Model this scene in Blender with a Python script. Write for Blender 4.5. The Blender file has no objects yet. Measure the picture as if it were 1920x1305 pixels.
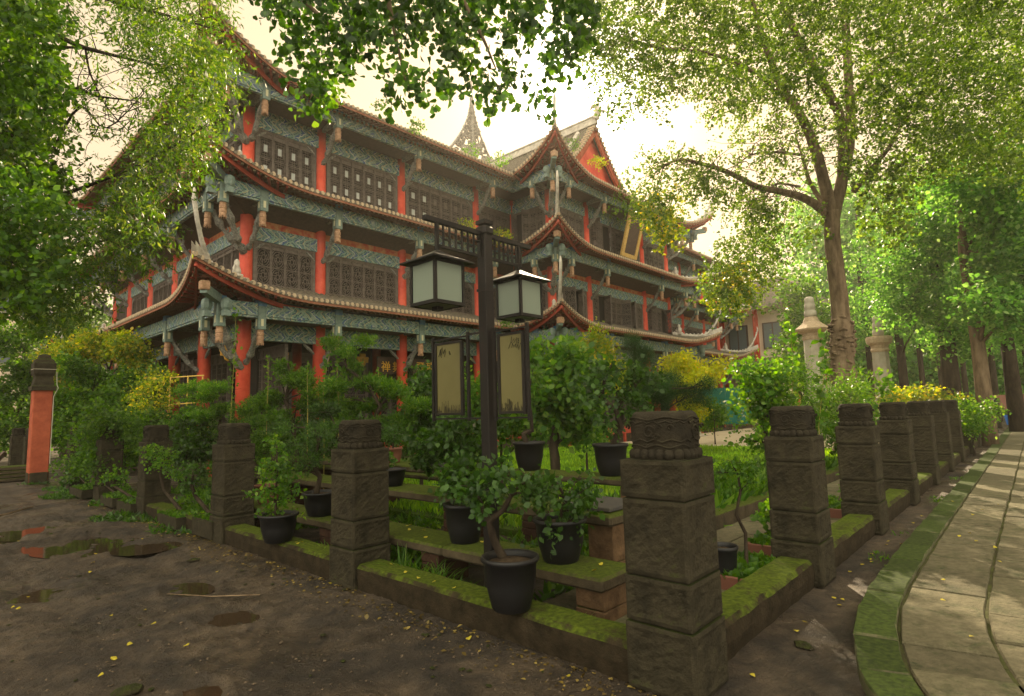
import bpy, math, random
import numpy as np
from mathutils import Vector, Matrix
R = math.radians
random.seed(7)
rng = np.random.default_rng(7)
SC = bpy.context.scene
HAZE = 0.0007
COL = SC.collection

# ------------------------------------------------------------------ camera
YAW, PITCH, ROLL, FPX = R(42.4), math.atan(118 / 1070), R(1.6), 1070.0
cam_d = bpy.data.cameras.new("camera")
cam = bpy.data.objects.new("camera", cam_d)
COL.objects.link(cam)
f = Vector((math.cos(YAW) * math.cos(PITCH), math.sin(YAW) * math.cos(PITCH), math.sin(PITCH)))
r0 = Vector((math.sin(YAW), -math.cos(YAW), 0))
u0 = r0.cross(f)
rr = r0 * math.cos(ROLL) - u0 * math.sin(ROLL)
uu = r0 * math.sin(ROLL) + u0 * math.cos(ROLL)
M = Matrix((rr, uu, -f)).transposed().to_4x4()
M.translation = Vector((0, 0, 1.5))
cam.matrix_world = M
cam_d.sensor_fit = 'HORIZONTAL'
cam_d.sensor_width = 36
cam_d.lens = 36 * FPX / 1920
cam_d.clip_start = 0.05
cam_d.clip_end = 2000
SC.camera = cam

# ------------------------------------------------------------------ sky and sun
SUN_EL, SUN_AZ = R(30.4), R(34.6)          # azimuth measured from +x towards +y
w = bpy.data.worlds.new("World")
SC.world = w
w.use_nodes = True
nt = w.node_tree
nt.nodes.clear()
sky = nt.nodes.new("ShaderNodeTexSky")
sky.sky_type = 'NISHITA'
sky.sun_disc = False
sky.sun_elevation = SUN_EL
sky.sun_rotation = math.pi / 2 - SUN_AZ
sky.air_density = 1.0
sky.dust_density = 3.5
sky.ozone_density = 0.6
mul = nt.nodes.new("ShaderNodeMix")
mul.data_type = 'RGBA'
mul.blend_type = 'MULTIPLY'
mul.inputs[0].default_value = 1
mul.inputs[7].default_value = (.80, .66, .48, 1)
# an even, thin layer of cloud in front of the clear sky
cl = nt.nodes.new("ShaderNodeMix")
cl.data_type = 'RGBA'
cl.inputs[0].default_value = 0.84
cl.inputs[7].default_value = (7.3, 5.7, 3.75, 1)
bg = nt.nodes.new("ShaderNodeBackground")
bg.inputs[1].default_value = 0.08
out = nt.nodes.new("ShaderNodeOutputWorld")
nt.links.new(sky.outputs[0], mul.inputs[6])
nt.links.new(mul.outputs[2], cl.inputs[6])
nt.links.new(cl.outputs[2], bg.inputs[0])
# cloud cover: thin and cream towards the low sun, with an added bright half opposite, out of view, to light the facade
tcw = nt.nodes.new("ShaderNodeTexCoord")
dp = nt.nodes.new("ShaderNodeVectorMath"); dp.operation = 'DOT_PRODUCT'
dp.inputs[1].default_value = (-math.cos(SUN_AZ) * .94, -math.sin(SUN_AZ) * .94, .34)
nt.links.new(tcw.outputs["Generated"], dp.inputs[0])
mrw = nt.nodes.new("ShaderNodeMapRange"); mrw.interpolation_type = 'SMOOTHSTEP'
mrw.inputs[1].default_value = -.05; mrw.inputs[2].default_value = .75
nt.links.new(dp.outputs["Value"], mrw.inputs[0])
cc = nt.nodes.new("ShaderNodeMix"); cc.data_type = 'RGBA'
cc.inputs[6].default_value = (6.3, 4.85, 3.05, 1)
cc.inputs[7].default_value = (20.5, 18.6, 14.4, 1)  # added bright side of the sky, unseen, fills the facade
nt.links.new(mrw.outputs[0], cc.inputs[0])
# bright aureole where the sun stands behind the thin cloud
dq = nt.nodes.new("ShaderNodeVectorMath"); dq.operation = 'DOT_PRODUCT'
dq.inputs[1].default_value = (math.cos(SUN_AZ) * math.cos(SUN_EL), math.sin(SUN_AZ) * math.cos(SUN_EL), math.sin(SUN_EL))
nt.links.new(tcw.outputs["Generated"], dq.inputs[0])
m1 = nt.nodes.new("ShaderNodeMath"); m1.operation = 'MAXIMUM'; m1.inputs[1].default_value = 0; nt.links.new(dq.outputs["Value"], m1.inputs[0])
m2 = nt.nodes.new("ShaderNodeMath"); m2.operation = 'POWER'; m2.inputs[1].default_value = 260; nt.links.new(m1.outputs[0], m2.inputs[0])
au = nt.nodes.new("ShaderNodeMix"); au.data_type = 'RGBA'; au.blend_type = 'ADD'; au.inputs[7].default_value = (34, 32, 27, 1)
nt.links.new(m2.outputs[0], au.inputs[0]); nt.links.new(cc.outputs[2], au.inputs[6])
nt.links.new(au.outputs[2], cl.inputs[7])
nt.links.new(bg.outputs[0], out.inputs[0])
sd = bpy.data.lights.new("sun", 'SUN')
sd.energy = 4.8
sd.angle = R(0.6)
sd.color = (1.0, 0.80, 0.52)
sun = bpy.data.objects.new("sun", sd)
COL.objects.link(sun)
sdir = Vector((math.cos(SUN_AZ) * math.cos(SUN_EL), math.sin(SUN_AZ) * math.cos(SUN_EL), math.sin(SUN_EL)))
sun.rotation_euler = sdir.to_track_quat('Z', 'Y').to_euler()
SC.view_settings.view_transform = 'Standard'
SC.view_settings.look = 'None'
SC.view_settings.gamma = 1
SC.view_settings.exposure = 1.26
SC.cycles.max_bounces = 6
SC.cycles.diffuse_bounces = 3
SC.cycles.glossy_bounces = 2
SC.cycles.transmission_bounces = 3
SC.cycles.transparent_max_bounces = 6
SC.cycles.volume_bounces = 1
SC.cycles.sample_clamp_indirect = 4
SC.cycles.use_denoising = True
SC.cycles.caustics_reflective = False
SC.cycles.caustics_refractive = False

# ------------------------------------------------------------------ object helpers
def tag(o, label=None, cat=None, group=None, kind=None):
    if label: o["label"] = label
    if cat: o["category"] = cat
    if group: o["group"] = group
    if kind: o["kind"] = kind
    return o
def empty(name, loc, label, cat, group=None, rz=0):
    o = bpy.data.objects.new(name, None)
    COL.objects.link(o)
    o.location = loc
    o.rotation_euler = (0, 0, rz)
    o.empty_display_size = .1
    return tag(o, label, cat, group)
def dup(root, loc=None, rz=None, label=None, sc=None):
    r = root.copy(); COL.objects.link(r)
    if loc is not None: r.location = loc
    if rz is not None: r.rotation_euler = (0, 0, rz)
    if sc is not None: r.scale = sc if not isinstance(sc, (int, float)) else (sc,) * 3
    if label: r["label"] = label
    for ch in list(root.children):
        c = ch.copy(); COL.objects.link(c); c.parent = r
        for g in list(ch.children):
            d = g.copy(); COL.objects.link(d); d.parent = c
    return r

class MB:
    """collects polygons of several materials; build() links them as one mesh object"""
    def __init__(s):
        s.v, s.f, s.m = [], [], []
    def add(s, vs, fs, m=0):
        n = len(s.v)
        s.v += [tuple(p) for p in vs]
        s.f += [tuple(i + n for i in q) for q in fs]
        s.m += [m] * len(fs)
        return s
    def box(s, x0, x1, y0, y1, z0, z1, m=0, b=0.0):
        if x1 < x0: x0, x1 = x1, x0
        if y1 < y0: y0, y1 = y1, y0
        if b <= 0:
            vs = [(x0, y0, z0), (x1, y0, z0), (x1, y1, z0), (x0, y1, z0), (x0, y0, z1), (x1, y0, z1), (x1, y1, z1), (x0, y1, z1)]
            return s.add(vs, [(0, 3, 2, 1), (4, 5, 6, 7), (0, 1, 5, 4), (1, 2, 6, 5), (2, 3, 7, 6), (3, 0, 4, 7)], m)
        rings = []
        for z, q in ((z0, b), (z0 + b, 0), (z1 - b, 0), (z1, b)):
            a0, a1, c0, c1 = x0 + q, x1 - q, y0 + q, y1 - q
            k = b if q == 0 else b * .4
            rings.append([(a0 + k, c0, z), (a1 - k, c0, z), (a1, c0 + k, z), (a1, c1 - k, z), (a1 - k, c1, z), (a0 + k, c1, z), (a0, c1 - k, z), (a0, c0 + k, z)])
        return s.rings(rings, m, True)
    def rings(s, rings, m=0, caps=True, close=True):
        n = len(rings[0]); vs = [p for r in rings for p in r]; fs = []
        for i in range(len(rings) - 1):
            for j in range(n if close else n - 1):
                k = (j + 1) % n
                fs.append((i * n + j, i * n + k, (i + 1) * n + k, (i + 1) * n + j))
        if caps and close:
            fs.append(tuple(range(n - 1, -1, -1)))
            fs.append(tuple((len(rings) - 1) * n + j for j in range(n)))
        return s.add(vs, fs, m)
    def bar(s, a, b, wd, ht, m=0, up=(0, 0, 1)):
        a, b = Vector(a), Vector(b); d = (b - a).normalized(); U = Vector(up)
        sd = d.cross(U)
        if sd.length < 1e-4: sd = d.cross(Vector((1, 0, 0)))
        sd.normalize(); U = sd.cross(d); sd *= wd / 2; U *= ht / 2
        vs = [a - sd - U, a + sd - U, a + sd + U, a - sd + U, b - sd - U, b + sd - U, b + sd + U, b - sd + U]
        return s.add(vs, [(0, 1, 2, 3), (7, 6, 5, 4), (0, 4, 5, 1), (1, 5, 6, 2), (2, 6, 7, 3), (3, 7, 4, 0)], m)
    def tube(s, pts, rad, n=8, m=0, caps=True, rough=0.0):
        pts = [Vector(p) for p in pts]
        if isinstance(rad, (int, float)): rad = [rad] * len(pts)
        prev = None; rings = []
        for i, p in enumerate(pts):
            d = (pts[min(i + 1, len(pts) - 1)] - pts[max(i - 1, 0)]).normalized()
            if prev is None:
                x = d.cross(Vector((0.3, 0.2, 1)) if abs(d.z) < .9 else Vector((1, 0, 0))).normalized()
            else:
                x = (prev - d * prev.dot(d)).normalized()
            prev = x; y = d.cross(x)
            rings.append([p + (x * math.cos(2 * math.pi * k / n) + y * math.sin(2 * math.pi * k / n)) * rad[i] * (1 + (random.uniform(-rough, rough) if rough else 0)) for k in range(n)])
        return s.rings(rings, m, caps)
    def lathe(s, c, prof, n=16, m=0, caps=True):
        return s.rings([[(c[0] + r * math.cos(2 * math.pi * k / n), c[1] + r * math.sin(2 * math.pi * k / n), c[2] + z) for k in range(n)] for r, z in prof], m, caps)
    def build(s, name, mats, parent=None, smooth=False):
        me = bpy.data.meshes.new(name)
        me.from_pydata(s.v, [], s.f)
        mats = mats if isinstance(mats, (list, tuple)) else [mats]
        for q in mats: me.materials.append(q)
        if len(mats) > 1: me.polygons.foreach_set("material_index", s.m)
        if smooth: me.polygons.foreach_set("use_smooth", [True] * len(s.f))
        me.update()
        o = bpy.data.objects.new(name, me); COL.objects.link(o)
        if parent is not None:
            o.parent = parent
        return o
def local(mb, root):
    """shift vertices from world to the root's frame (unrotated roots)"""
    l = root.location
    mb.v = [(p[0] - l[0], p[1] - l[1], p[2] - l[2]) for p in mb.v]
    return mb

# ------------------------------------------------------------------ materials
def mat(name, col, rough=.8, spec=.3, noise=None, bump=0, bscale=20, col2=None, nscale=5, detail=6, metal=0, distort=0, stretch=None, moss=None):
    m = bpy.data.materials.new(name); m.use_nodes = True
    n = m.node_tree.nodes; l = m.node_tree.links
    b = n["Principled BSDF"]
    b.inputs["Base Color"].default_value = (*col, 1)
    b.inputs["Roughness"].default_value = rough
    b.inputs["Specular IOR Level"].default_value = spec
    b.inputs["Metallic"].default_value = metal
    tc = n.new("ShaderNodeTexCoord"); src = tc.outputs["Object"]
    if stretch:
        mp = n.new("ShaderNodeMapping"); mp.inputs[3].default_value = stretch
        l.new(src, mp.inputs[0]); src = mp.outputs[0]
    last = None
    if col2:
        t = n.new("ShaderNodeTexNoise"); t.inputs["Scale"].default_value = nscale; t.inputs["Detail"].default_value = detail
        t.inputs["Roughness"].default_value = .65; t.inputs["Distortion"].default_value = distort
        l.new(src, t.inputs["Vector"])
        r = n.new("ShaderNodeValToRGB"); r.color_ramp.elements[0].position = .33; r.color_ramp.elements[1].position = .67
        r.color_ramp.elements[0].color = (*col, 1); r.color_ramp.elements[1].color = (*col2, 1)
        l.new(t.outputs["Fac"], r.inputs[0]); last = r.outputs[0]
        l.new(last, b.inputs["Base Color"])
    if moss:
        # moss grows on faces that look up and in damp patches
        mc, amount = moss
        g = n.new("ShaderNodeNewGeometry"); sx = n.new("ShaderNodeSeparateXYZ"); l.new(g.outputs["Normal"], sx.inputs[0])
        t = n.new("ShaderNodeTexNoise"); t.inputs["Scale"].default_value = 4.5; t.inputs["Detail"].default_value = 10; t.inputs["Roughness"].default_value = .78
        l.new(tc.outputs["Object"], t.inputs["Vector"])
        a = n.new("ShaderNodeMath"); a.operation = 'MULTIPLY_ADD'; a.inputs[1].default_value = .33; l.new(sx.outputs[2], a.inputs[0]); l.new(t.outputs["Fac"], a.inputs[2])
        r = n.new("ShaderNodeMapRange"); r.inputs[1].default_value = .95 - amount * .5; r.inputs[2].default_value = 1.1 - amount * .5
        l.new(a.outputs[0], r.inputs[0])
        mx = n.new("ShaderNodeMix"); mx.data_type = 'RGBA'; mx.inputs[7].default_value = (*mc, 1)
        t2 = n.new("ShaderNodeTexNoise"); t2.inputs["Scale"].default_value = 30; t2.inputs["Detail"].default_value = 4
        l.new(tc.outputs["Object"], t2.inputs["Vector"])
        rm = n.new("ShaderNodeValToRGB"); rm.color_ramp.elements[0].position = .35; rm.color_ramp.elements[1].position = .65
        rm.color_ramp.elements[0].color = (mc[0] * .45, mc[1] * .5, mc[2] * .6, 1); rm.color_ramp.elements[1].color = (*mc, 1)
        l.new(t2.outputs["Fac"], rm.inputs[0]); l.new(rm.outputs[0], mx.inputs[7])
        l.new(r.outputs[0], mx.inputs[0])
        if last is not None: l.new(last, mx.inputs[6])
        else: mx.inputs[6].default_value = (*col, 1)
        l.new(mx.outputs[2], b.inputs["Base Color"]); last = mx.outputs[2]
    if bump:
        t = n.new("ShaderNodeTexNoise"); t.inputs["Scale"].default_value = bscale; t.inputs["Detail"].default_value = 8; t.inputs["Roughness"].default_value = .65
        l.new(src, t.inputs["Vector"])
        bp = n.new("ShaderNodeBump"); bp.inputs["Strength"].default_value = bump; bp.inputs["Distance"].default_value = .03
        l.new(t.outputs["Fac"], bp.inputs["Height"]); l.new(bp.outputs[0], b.inputs["Normal"])
    return m

def island_tone(m, lo=.75, hi=1.2):
    n = m.node_tree.nodes; l = m.node_tree.links; b = n["Principled BSDF"]; src = b.inputs["Base Color"].links[0].from_socket
    g = n.new("ShaderNodeNewGeometry"); mr = n.new("ShaderNodeMapRange"); mr.inputs[3].default_value = lo; mr.inputs[4].default_value = hi
    l.new(g.outputs["Random Per Island"], mr.inputs[0]); x = n.new("ShaderNodeMix"); x.data_type = 'RGBA'; x.blend_type = 'MULTIPLY'; x.inputs[0].default_value = 1
    l.new(src, x.inputs[6]); l.new(mr.outputs[0], x.inputs[7]); l.new(x.outputs[2], b.inputs["Base Color"]); return m
def leafmat(name, c1, c2, c3=None, trans=.45, gloss=.25):
    m = bpy.data.materials.new(name); m.use_nodes = True
    n = m.node_tree.nodes; l = m.node_tree.links; n.clear()
    c1, c2 = [(a[0] * .88, a[1] * 1.0, a[2] * .5) for a in (c1, c2)]
    g = n.new("ShaderNodeNewGeometry")
    r = n.new("ShaderNodeValToRGB"); e = r.color_ramp.elements
    e[0].color = (*c1, 1); e[1].color = (*c2, 1); e[0].position = 0; e[1].position = .75
    if c3:
        q = e.new(1.0); q.color = (*c3, 1)
    l.new(g.outputs["Random Per Island"], r.inputs[0])
    tc = n.new("ShaderNodeTexCoord"); t = n.new("ShaderNodeTexNoise"); t.inputs["Scale"].default_value = .9; t.inputs["Detail"].default_value = 2
    l.new(tc.outputs["Object"], t.inputs["Vector"])
    mr = n.new("ShaderNodeMapRange"); mr.inputs[1].default_value = .3; mr.inputs[2].default_value = .7; mr.inputs[3].default_value = .6; mr.inputs[4].default_value = 1.35
    l.new(t.outputs["Fac"], mr.inputs[0])
    mm = n.new("ShaderNodeMix"); mm.data_type = 'RGBA'; mm.blend_type = 'MULTIPLY'; mm.inputs[0].default_value = 1
    l.new(r.outputs[0], mm.inputs[6]); l.new(mr.outputs[0], mm.inputs[7])
    d = n.new("ShaderNodeBsdfPrincipled"); d.inputs["Roughness"].default_value = .45; d.inputs["Specular IOR Level"].default_value = gloss
    l.new(mm.outputs[2], d.inputs["Base Color"])
    tr = n.new("ShaderNodeBsdfTranslucent")
    hs = n.new("ShaderNodeHueSaturation"); hs.inputs["Hue"].default_value = .485; hs.inputs["Saturation"].default_value = 1.15; hs.inputs["Value"].default_value = 2.6
    l.new(mm.outputs[2], hs.inputs["Color"]); l.new(hs.outputs[0], tr.inputs[0])
    mx = n.new("ShaderNodeMixShader"); mx.inputs[0].default_value = trans
    l.new(d.outputs[0], mx.inputs[1]); l.new(tr.outputs[0], mx.inputs[2])
    o = n.new("ShaderNodeOutputMaterial"); l.new(mx.outputs[0], o.inputs[0])
    return m

MOSS = (.070, .095, .008)
M_ = dict(
    dirt=None,
    stone=mat("weathered_stone", (.019, .0165, .010), .9, .12, col2=(.045, .038, .023), nscale=9, bump=.8, bscale=60, moss=((.034, .042, .008), .62)),
    stone_cap=mat("carved_stone", (.014, .012, .008), .9, .12, col2=(.030, .025, .016), nscale=9, bump=.7, bscale=25, moss=((.06, .07, .015), .25)),
    kerb=mat("mossy_kerb", (.014, .011, .006), .95, .1, col2=(.035, .026, .015), nscale=8, bump=.6, bscale=30, moss=(MOSS, .56)),
    shelf=mat("mossy_slab", (.03, .024, .015), .9, .12, col2=(.075, .058, .035), nscale=5, bump=.5, bscale=26, moss=((.06, .08, .008), .7)),
    brick=mat("old_brick", (.025, .012, .008), .9, .15, col2=(.06, .032, .02), nscale=7, bump=.6, bscale=30),
    pier=mat("rough_pier", (.05, .03, .016), .95, .1, col2=(.13, .08, .042), nscale=7, bump=1.0, bscale=16, moss=((.06, .07, .012), .3)),
    pot=mat("black_pot", (.006, .006, .0065), .5, .3, bump=.08, bscale=30),
    clay=mat("clay_pot", (.13, .05, .03), .6, .35, bump=.15, bscale=30),
    soil=mat("potting_soil", (.03, .02, .012), .95, .1, col2=(.07, .05, .03), nscale=30, bump=1, bscale=60),
    bark=mat("grey_bark", (.07, .048, .028), .95, .1, col2=(.22, .16, .10), nscale=6, bump=1, bscale=14, stretch=(1, 1, .25)),
    bark2=mat("dark_bark", (.018, .013, .009), .95, .1, col2=(.055, .042, .028), nscale=8, bump=1, bscale=16, stretch=(1, 1, .3)),
    red=mat("red_lacquer", (.42, .034, .018), .55, .3, col2=(.64, .10, .052), nscale=1.6, bump=.1, bscale=18),
    redd=mat("dull_red_paint", (.28, .035, .02), .7, .2, col2=(.38, .07, .04), nscale=6, bump=.1),
    redp=mat("red_wall_paint", (.21, .045, .022), .85, .15, col2=(.33, .085, .042), nscale=4, bump=.25, bscale=12, moss=((.05, .04, .03), .05)),
    darkw=mat("dark_wood", (.050, .030, .022), .65, .3, col2=(.085, .055, .04), nscale=9, bump=.2),
    lattice=mat("carved_lattice_wood", (.075, .058, .047), .6, .35, col2=(.135, .108, .09), nscale=9, bump=.2),
    void=mat("interior_shade", (.03, .026, .022), .9, .1),  # darkness of the rooms put into a near-black colour
    tile=mat("roof_tile", (.065, .055, .04), .85, .2, col2=(.17, .145, .105), nscale=7, bump=.6, bscale=25, moss=((.07, .08, .03), .25)),
    tend=mat("tile_ends", (.30, .22, .14), .8, .2, col2=(.46, .36, .24), nscale=11, bump=.5, bscale=40),
    rafter=mat("rafter_red", (.17, .06, .036), .8, .15, col2=(.27, .12, .07), nscale=6, bump=.2),
    ridge=mat("ridge_plaster", (.30, .27, .23), .85, .15, col2=(.55, .51, .43), nscale=5, bump=.8, bscale=16),
    orn=mat("grey_ornament", (.12, .11, .10), .9, .1, col2=(.38, .35, .30), nscale=12, bump=.5, bscale=40),
    bracket=mat("carved_bracket", (.08, .085, .08), .85, .15, col2=(.30, .28, .24), nscale=18, bump=.9, bscale=28),
    lotus=mat("lotus_drop_paint", (.24, .13, .07), .6, .3, col2=(.45, .27, .16), nscale=14, bump=.8, bscale=30),
    tealb=mat("teal_block", (.095, .145, .125), .6, .3, col2=(.18, .235, .20), nscale=12),
    blueb=mat("blue_block", (.05, .11, .21), .6, .3, col2=(.10, .2, .3), nscale=12),
    cream=mat("cream_inlay", (.55, .52, .33), .7, .2),
    gold=mat("gold_paint", (.75, .42, .06), .35, .5),
    plaster=mat("cream_plaster", (.55, .45, .33), .9, .1, col2=(.62, .53, .40), nscale=1.2),
    white=mat("pale_stone", (.27, .25, .19), .85, .2, col2=(.38, .35, .28), nscale=3, bump=.2, bscale=20),
    metal=mat("dark_metal", (.0035, .003, .0025), .55, .2, bump=.05, bscale=60, col2=(.008, .006, .005), nscale=7),
    cane=mat("yellow_cane", (.55, .36, .08), .6, .3),
    pane=mat("pale_pane", (.30, .32, .30), .3, .5, col2=(.42, .44, .41), nscale=3),
    glassd=mat("window_glass", (.12, .15, .16), .08, .8),
    blue=mat("blue_plastic", (.03, .15, .5), .4, .5),
    tarp=mat("green_net", (.02, .16, .12), .8, .2, col2=(.03, .22, .16), nscale=4, bump=.5, bscale=10),
    slabd=mat("grey_slab", (.035, .035, .038), .85, .12, col2=(.06, .055, .045), nscale=8),
    yleaf=leafmat("yellow_leaf", (.36, .25, .04), (.42, .32, .06), (.30, .15, .04), .2),
    bamboo=mat("vine_stem", (.30, .26, .06), .7, .2),
)
def painted(name):
    """teal and blue painted beam: chevrons, scrolls and gold lines"""
    m = bpy.data.materials.new(name); m.use_nodes = True
    n = m.node_tree.nodes; l = m.node_tree.links; b = n["Principled BSDF"]; b.inputs["Roughness"].default_value = .65
    b.inputs["Specular IOR Level"].default_value = .25
    tc = n.new("ShaderNodeTexCoord"); sx = n.new("ShaderNodeSeparateXYZ"); l.new(tc.outputs["Object"], sx.inputs[0])
    def mt(op, a, c=None, d=None):
        q = n.new("ShaderNodeMath"); q.operation = op
        for i, v in enumerate((a, c, d)):
            if v is None: continue
            if isinstance(v, (int, float)): q.inputs[i].default_value = v
            else: l.new(v, q.inputs[i])
        return q.outputs[0]
    a = mt('ADD', sx.outputs[0], sx.outputs[1])
    zz = mt('PINGPONG', sx.outputs[2], .22)
    seg = mt('PINGPONG', a, 1.25)
    ns = n.new("ShaderNodeTexNoise"); ns.inputs["Scale"].default_value = 5.5; ns.inputs["Detail"].default_value = 2; ns.inputs["Distortion"].default_value = 1.6
    l.new(tc.outputs["Object"], ns.inputs["Vector"])
    ch = mt('ADD', mt('ADD', seg, mt('MULTIPLY', zz, 1.3)), mt('MULTIPLY', ns.outputs["Fac"], .22))
    wv = mt('FRACT', mt('MULTIPLY', ch, 1.9))
    r = n.new("ShaderNodeValToRGB"); r.color_ramp.interpolation = 'CONSTANT'
    cols = [(0, (.10, .19, .18)), (.22, (.44, .48, .38)), (.29, (.05, .10, .22)), (.46, (.14, .25, .21)), (.60, (.025, .055, .08)), (.68, (.16, .27, .23)), (.84, (.42, .36, .18)), (.91, (.04, .09, .13))]
    e = r.color_ramp.elements; e[0].position = cols[0][0]; e[0].color = (*cols[0][1], 1); e[1].position = cols[1][0]; e[1].color = (*cols[1][1], 1)
    for p, c in cols[2:]:
        q = e.new(p); q.color = (*c, 1)
    l.new(wv, r.inputs[0])
    sc = n.new("ShaderNodeTexVoronoi"); sc.feature = 'DISTANCE_TO_EDGE'; sc.inputs["Scale"].default_value = 5
    l.new(tc.outputs["Object"], sc.inputs["Vector"])
    g = mt('LESS_THAN', sc.outputs["Distance"], .055)
    mx = n.new("ShaderNodeMix"); mx.data_type = 'RGBA'; mx.inputs[7].default_value = (.36, .42, .32, 1)
    l.new(mt('MULTIPLY', g, .55), mx.inputs[0]); l.new(r.outputs[0], mx.inputs[6])
    n2 = n.new("ShaderNodeTexNoise"); n2.inputs["Scale"].default_value = 2.5; n2.inputs["Detail"].default_value = 6
    l.new(tc.outputs["Object"], n2.inputs["Vector"])
    m2 = n.new("ShaderNodeMix"); m2.data_type = 'RGBA'; m2.inputs[7].default_value = (.17, .19, .17, 1)
    mr = n.new("ShaderNodeMapRange"); mr.inputs[1].default_value = .4; mr.inputs[2].default_value = .7; mr.inputs[4].default_value = .45
    l.new(n2.outputs["Fac"], mr.inputs[0]); l.new(mr.outputs[0], m2.inputs[0]); l.new(mx.outputs[2], m2.inputs[6])
    l.new(m2.outputs[2], b.inputs["Base Color"])
    return m
M_['paint'] = painted("painted_beam")
def frieze():
    return mat("red_frieze", (.42, .05, .03), .7, .2, col2=(.50, .24, .10), nscale=5, detail=2)
M_['frieze'] = frieze()

L_ = dict(
    dark=leafmat("dark_leaf", (.012, .035, .008), (.035, .085, .014), (.06, .13, .02), .38, .35),
    mid=leafmat("mid_leaf", (.022, .06, .009), (.06, .13, .016), (.11, .19, .03), .45),
    bright=leafmat("bright_leaf", (.032, .085, .018), (.075, .155, .026), (.14, .22, .04), .5),
    yellow=leafmat("yellow_green_leaf", (.07, .13, .022), (.22, .24, .035), (.46, .36, .06), .52),
    gold=leafmat("gold_leaf", (.26, .28, .02), (.42, .40, .03), (.5, .42, .05), .5),
    ginkgo=leafmat("ginkgo_leaf", (.040, .072, .020), (.078, .125, .034), (.15, .20, .05), .55),
    pine=leafmat("pine_needles", (.008, .028, .010), (.02, .06, .016), (.04, .10, .02), .25, .2),
    forest=leafmat("forest_leaf", (.045, .115, .05), (.10, .205, .075), (.20, .31, .10), .54),
    grass=leafmat("grass_blades", (.09, .19, .015), (.19, .32, .03), (.3, .42, .05), .4),
)
L_['ltree'] = leafmat('long_leaf', (.022, .052, .014), (.058, .105, .022), (.14, .18, .035), .52, .35)
# ------------------------------------------------------------------ foliage helpers
LEAF = {
    'oval': [(0, 0), (.30, .28), (.34, .6), (0, 1), (-.34, .6), (-.30, .28)],
    'long': [(0, 0), (.15, .4), (0, 1), (-.15, .4)],
    'fan': [(0, 0), (.55, .55), (.42, .86), (.08, .98), (0, .78), (-.08, .98), (-.42, .86), (-.55, .55)],
    'rhomb': [(0, 0), (.36, .5), (0, 1), (-.36, .5)],
    'needle': [(-.05, 0), (.05, 0), (.03, 1), (-.03, 1)],
}
def leaves_mesh(name, pos, direc, size, shape, material, parent=None, flat=0.0, orgn=(0, 0, 0)):
    """one small polygon per leaf: pos (n,3), direc (n,3) leaf axis, size (n,)"""
    sh = np.array(LEAF[shape]); k = len(sh); n = len(pos)
    d = direc / (np.linalg.norm(direc, axis=1, keepdims=True) + 1e-9)
    q = rng.normal(size=(n, 3))
    if flat: q = q * (1 - flat) + np.array([0, 0, 1.0]) * flat * 2
    s = np.cross(d, q); s /= (np.linalg.norm(s, axis=1, keepdims=True) + 1e-9)
    nn = np.cross(s, d)
    P = pos[:, None, :] + size[:, None, None] * (sh[None, :, 0, None] * s[:, None, :] + sh[None, :, 1, None] * d[:, None, :])
    cup = np.abs(sh[:, 0]) * .35
    P += size[:, None, None] * cup[None, :, None] * nn[:, None, :]
    P -= np.array(orgn)
    me = bpy.data.meshes.new(name)
    me.vertices.add(n * k); me.vertices.foreach_set("co", P.reshape(-1).astype(np.float32))
    me.loops.add(n * k); me.loops.foreach_set("vertex_index", np.arange(n * k, dtype=np.int32))
    me.polygons.add(n); me.polygons.foreach_set("loop_start", np.arange(0, n * k, k, dtype=np.int32))
    me.polygons.foreach_set("loop_total", np.full(n, k, dtype=np.int32))
    me.materials.append(material); me.update(calc_edges=True); me.validate()
    o = bpy.data.objects.new(name, me); COL.objects.link(o)
    if parent is not None: o.parent = parent
    return o
def blob_leaves(blobs, per, twig, size, droop=.3, spread=.5, shell=.55, jit=.05, up=0.0):
    """blobs: (centre, radii, number of twigs). Leaves hang along short twigs that leave a shell of each blob."""
    PP, DD, SS = [], [], []
    for c, rd, nt_ in blobs:
        nt_ = int(nt_)
        v = rng.normal(size=(nt_, 3)); v /= np.linalg.norm(v, axis=1, keepdims=True)
        rad = shell + (1 - shell) * rng.random((nt_, 1)) ** .7
        rad *= 1 + .22 * np.sin(v[:, :1] * 5 + c[0]) * np.cos(v[:, 1:2] * 4 + c[1]) + .12 * rng.normal(size=(nt_, 1))
        o = np.array(c) + v * rad * np.array(rd)
        td = v + spread * rng.normal(size=(nt_, 3)); td[:, 2] -= droop; td /= np.linalg.norm(td, axis=1, keepdims=True)
        t = rng.random((nt_, per)) * twig
        p = o[:, None, :] + td[:, None, :] * t[:, :, None] + rng.normal(size=(nt_, per, 3)) * jit
        p[:, :, 2] -= droop * .5 * t ** 2 / max(twig, .01)
        d = td[:, None, :] * .6 + rng.normal(size=(nt_, per, 3)) * .8; d[:, :, 2] -= droop * .6 - up
        PP.append(p.reshape(-1, 3)); DD.append(d.reshape(-1, 3)); SS.append(size * (.45 + .95 * rng.random(nt_ * per) ** 1.3))
    return np.concatenate(PP), np.concatenate(DD), np.concatenate(SS)
def crown(name, blobs, per, twig, size, shape, material, parent, droop=.3, spread=.5, shell=.55, jit=.05, up=0.0, flat=0.0, keep=None):
    p, d, s = blob_leaves(blobs, per, twig, size, droop, spread, shell, jit, up)
    if keep is not None:
        k = keep(p); p, d, s = p[k], d[k], s[k]
    org = tuple(parent.location) if parent is not None else (0, 0, 0)
    return leaves_mesh(name, p, d, s, shape, material, parent, flat, org)
def ray(px, py):
    a, b = (px - 960) / FPX, -(py - 652.5) / FPX
    return f + rr * a + uu * b
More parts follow.
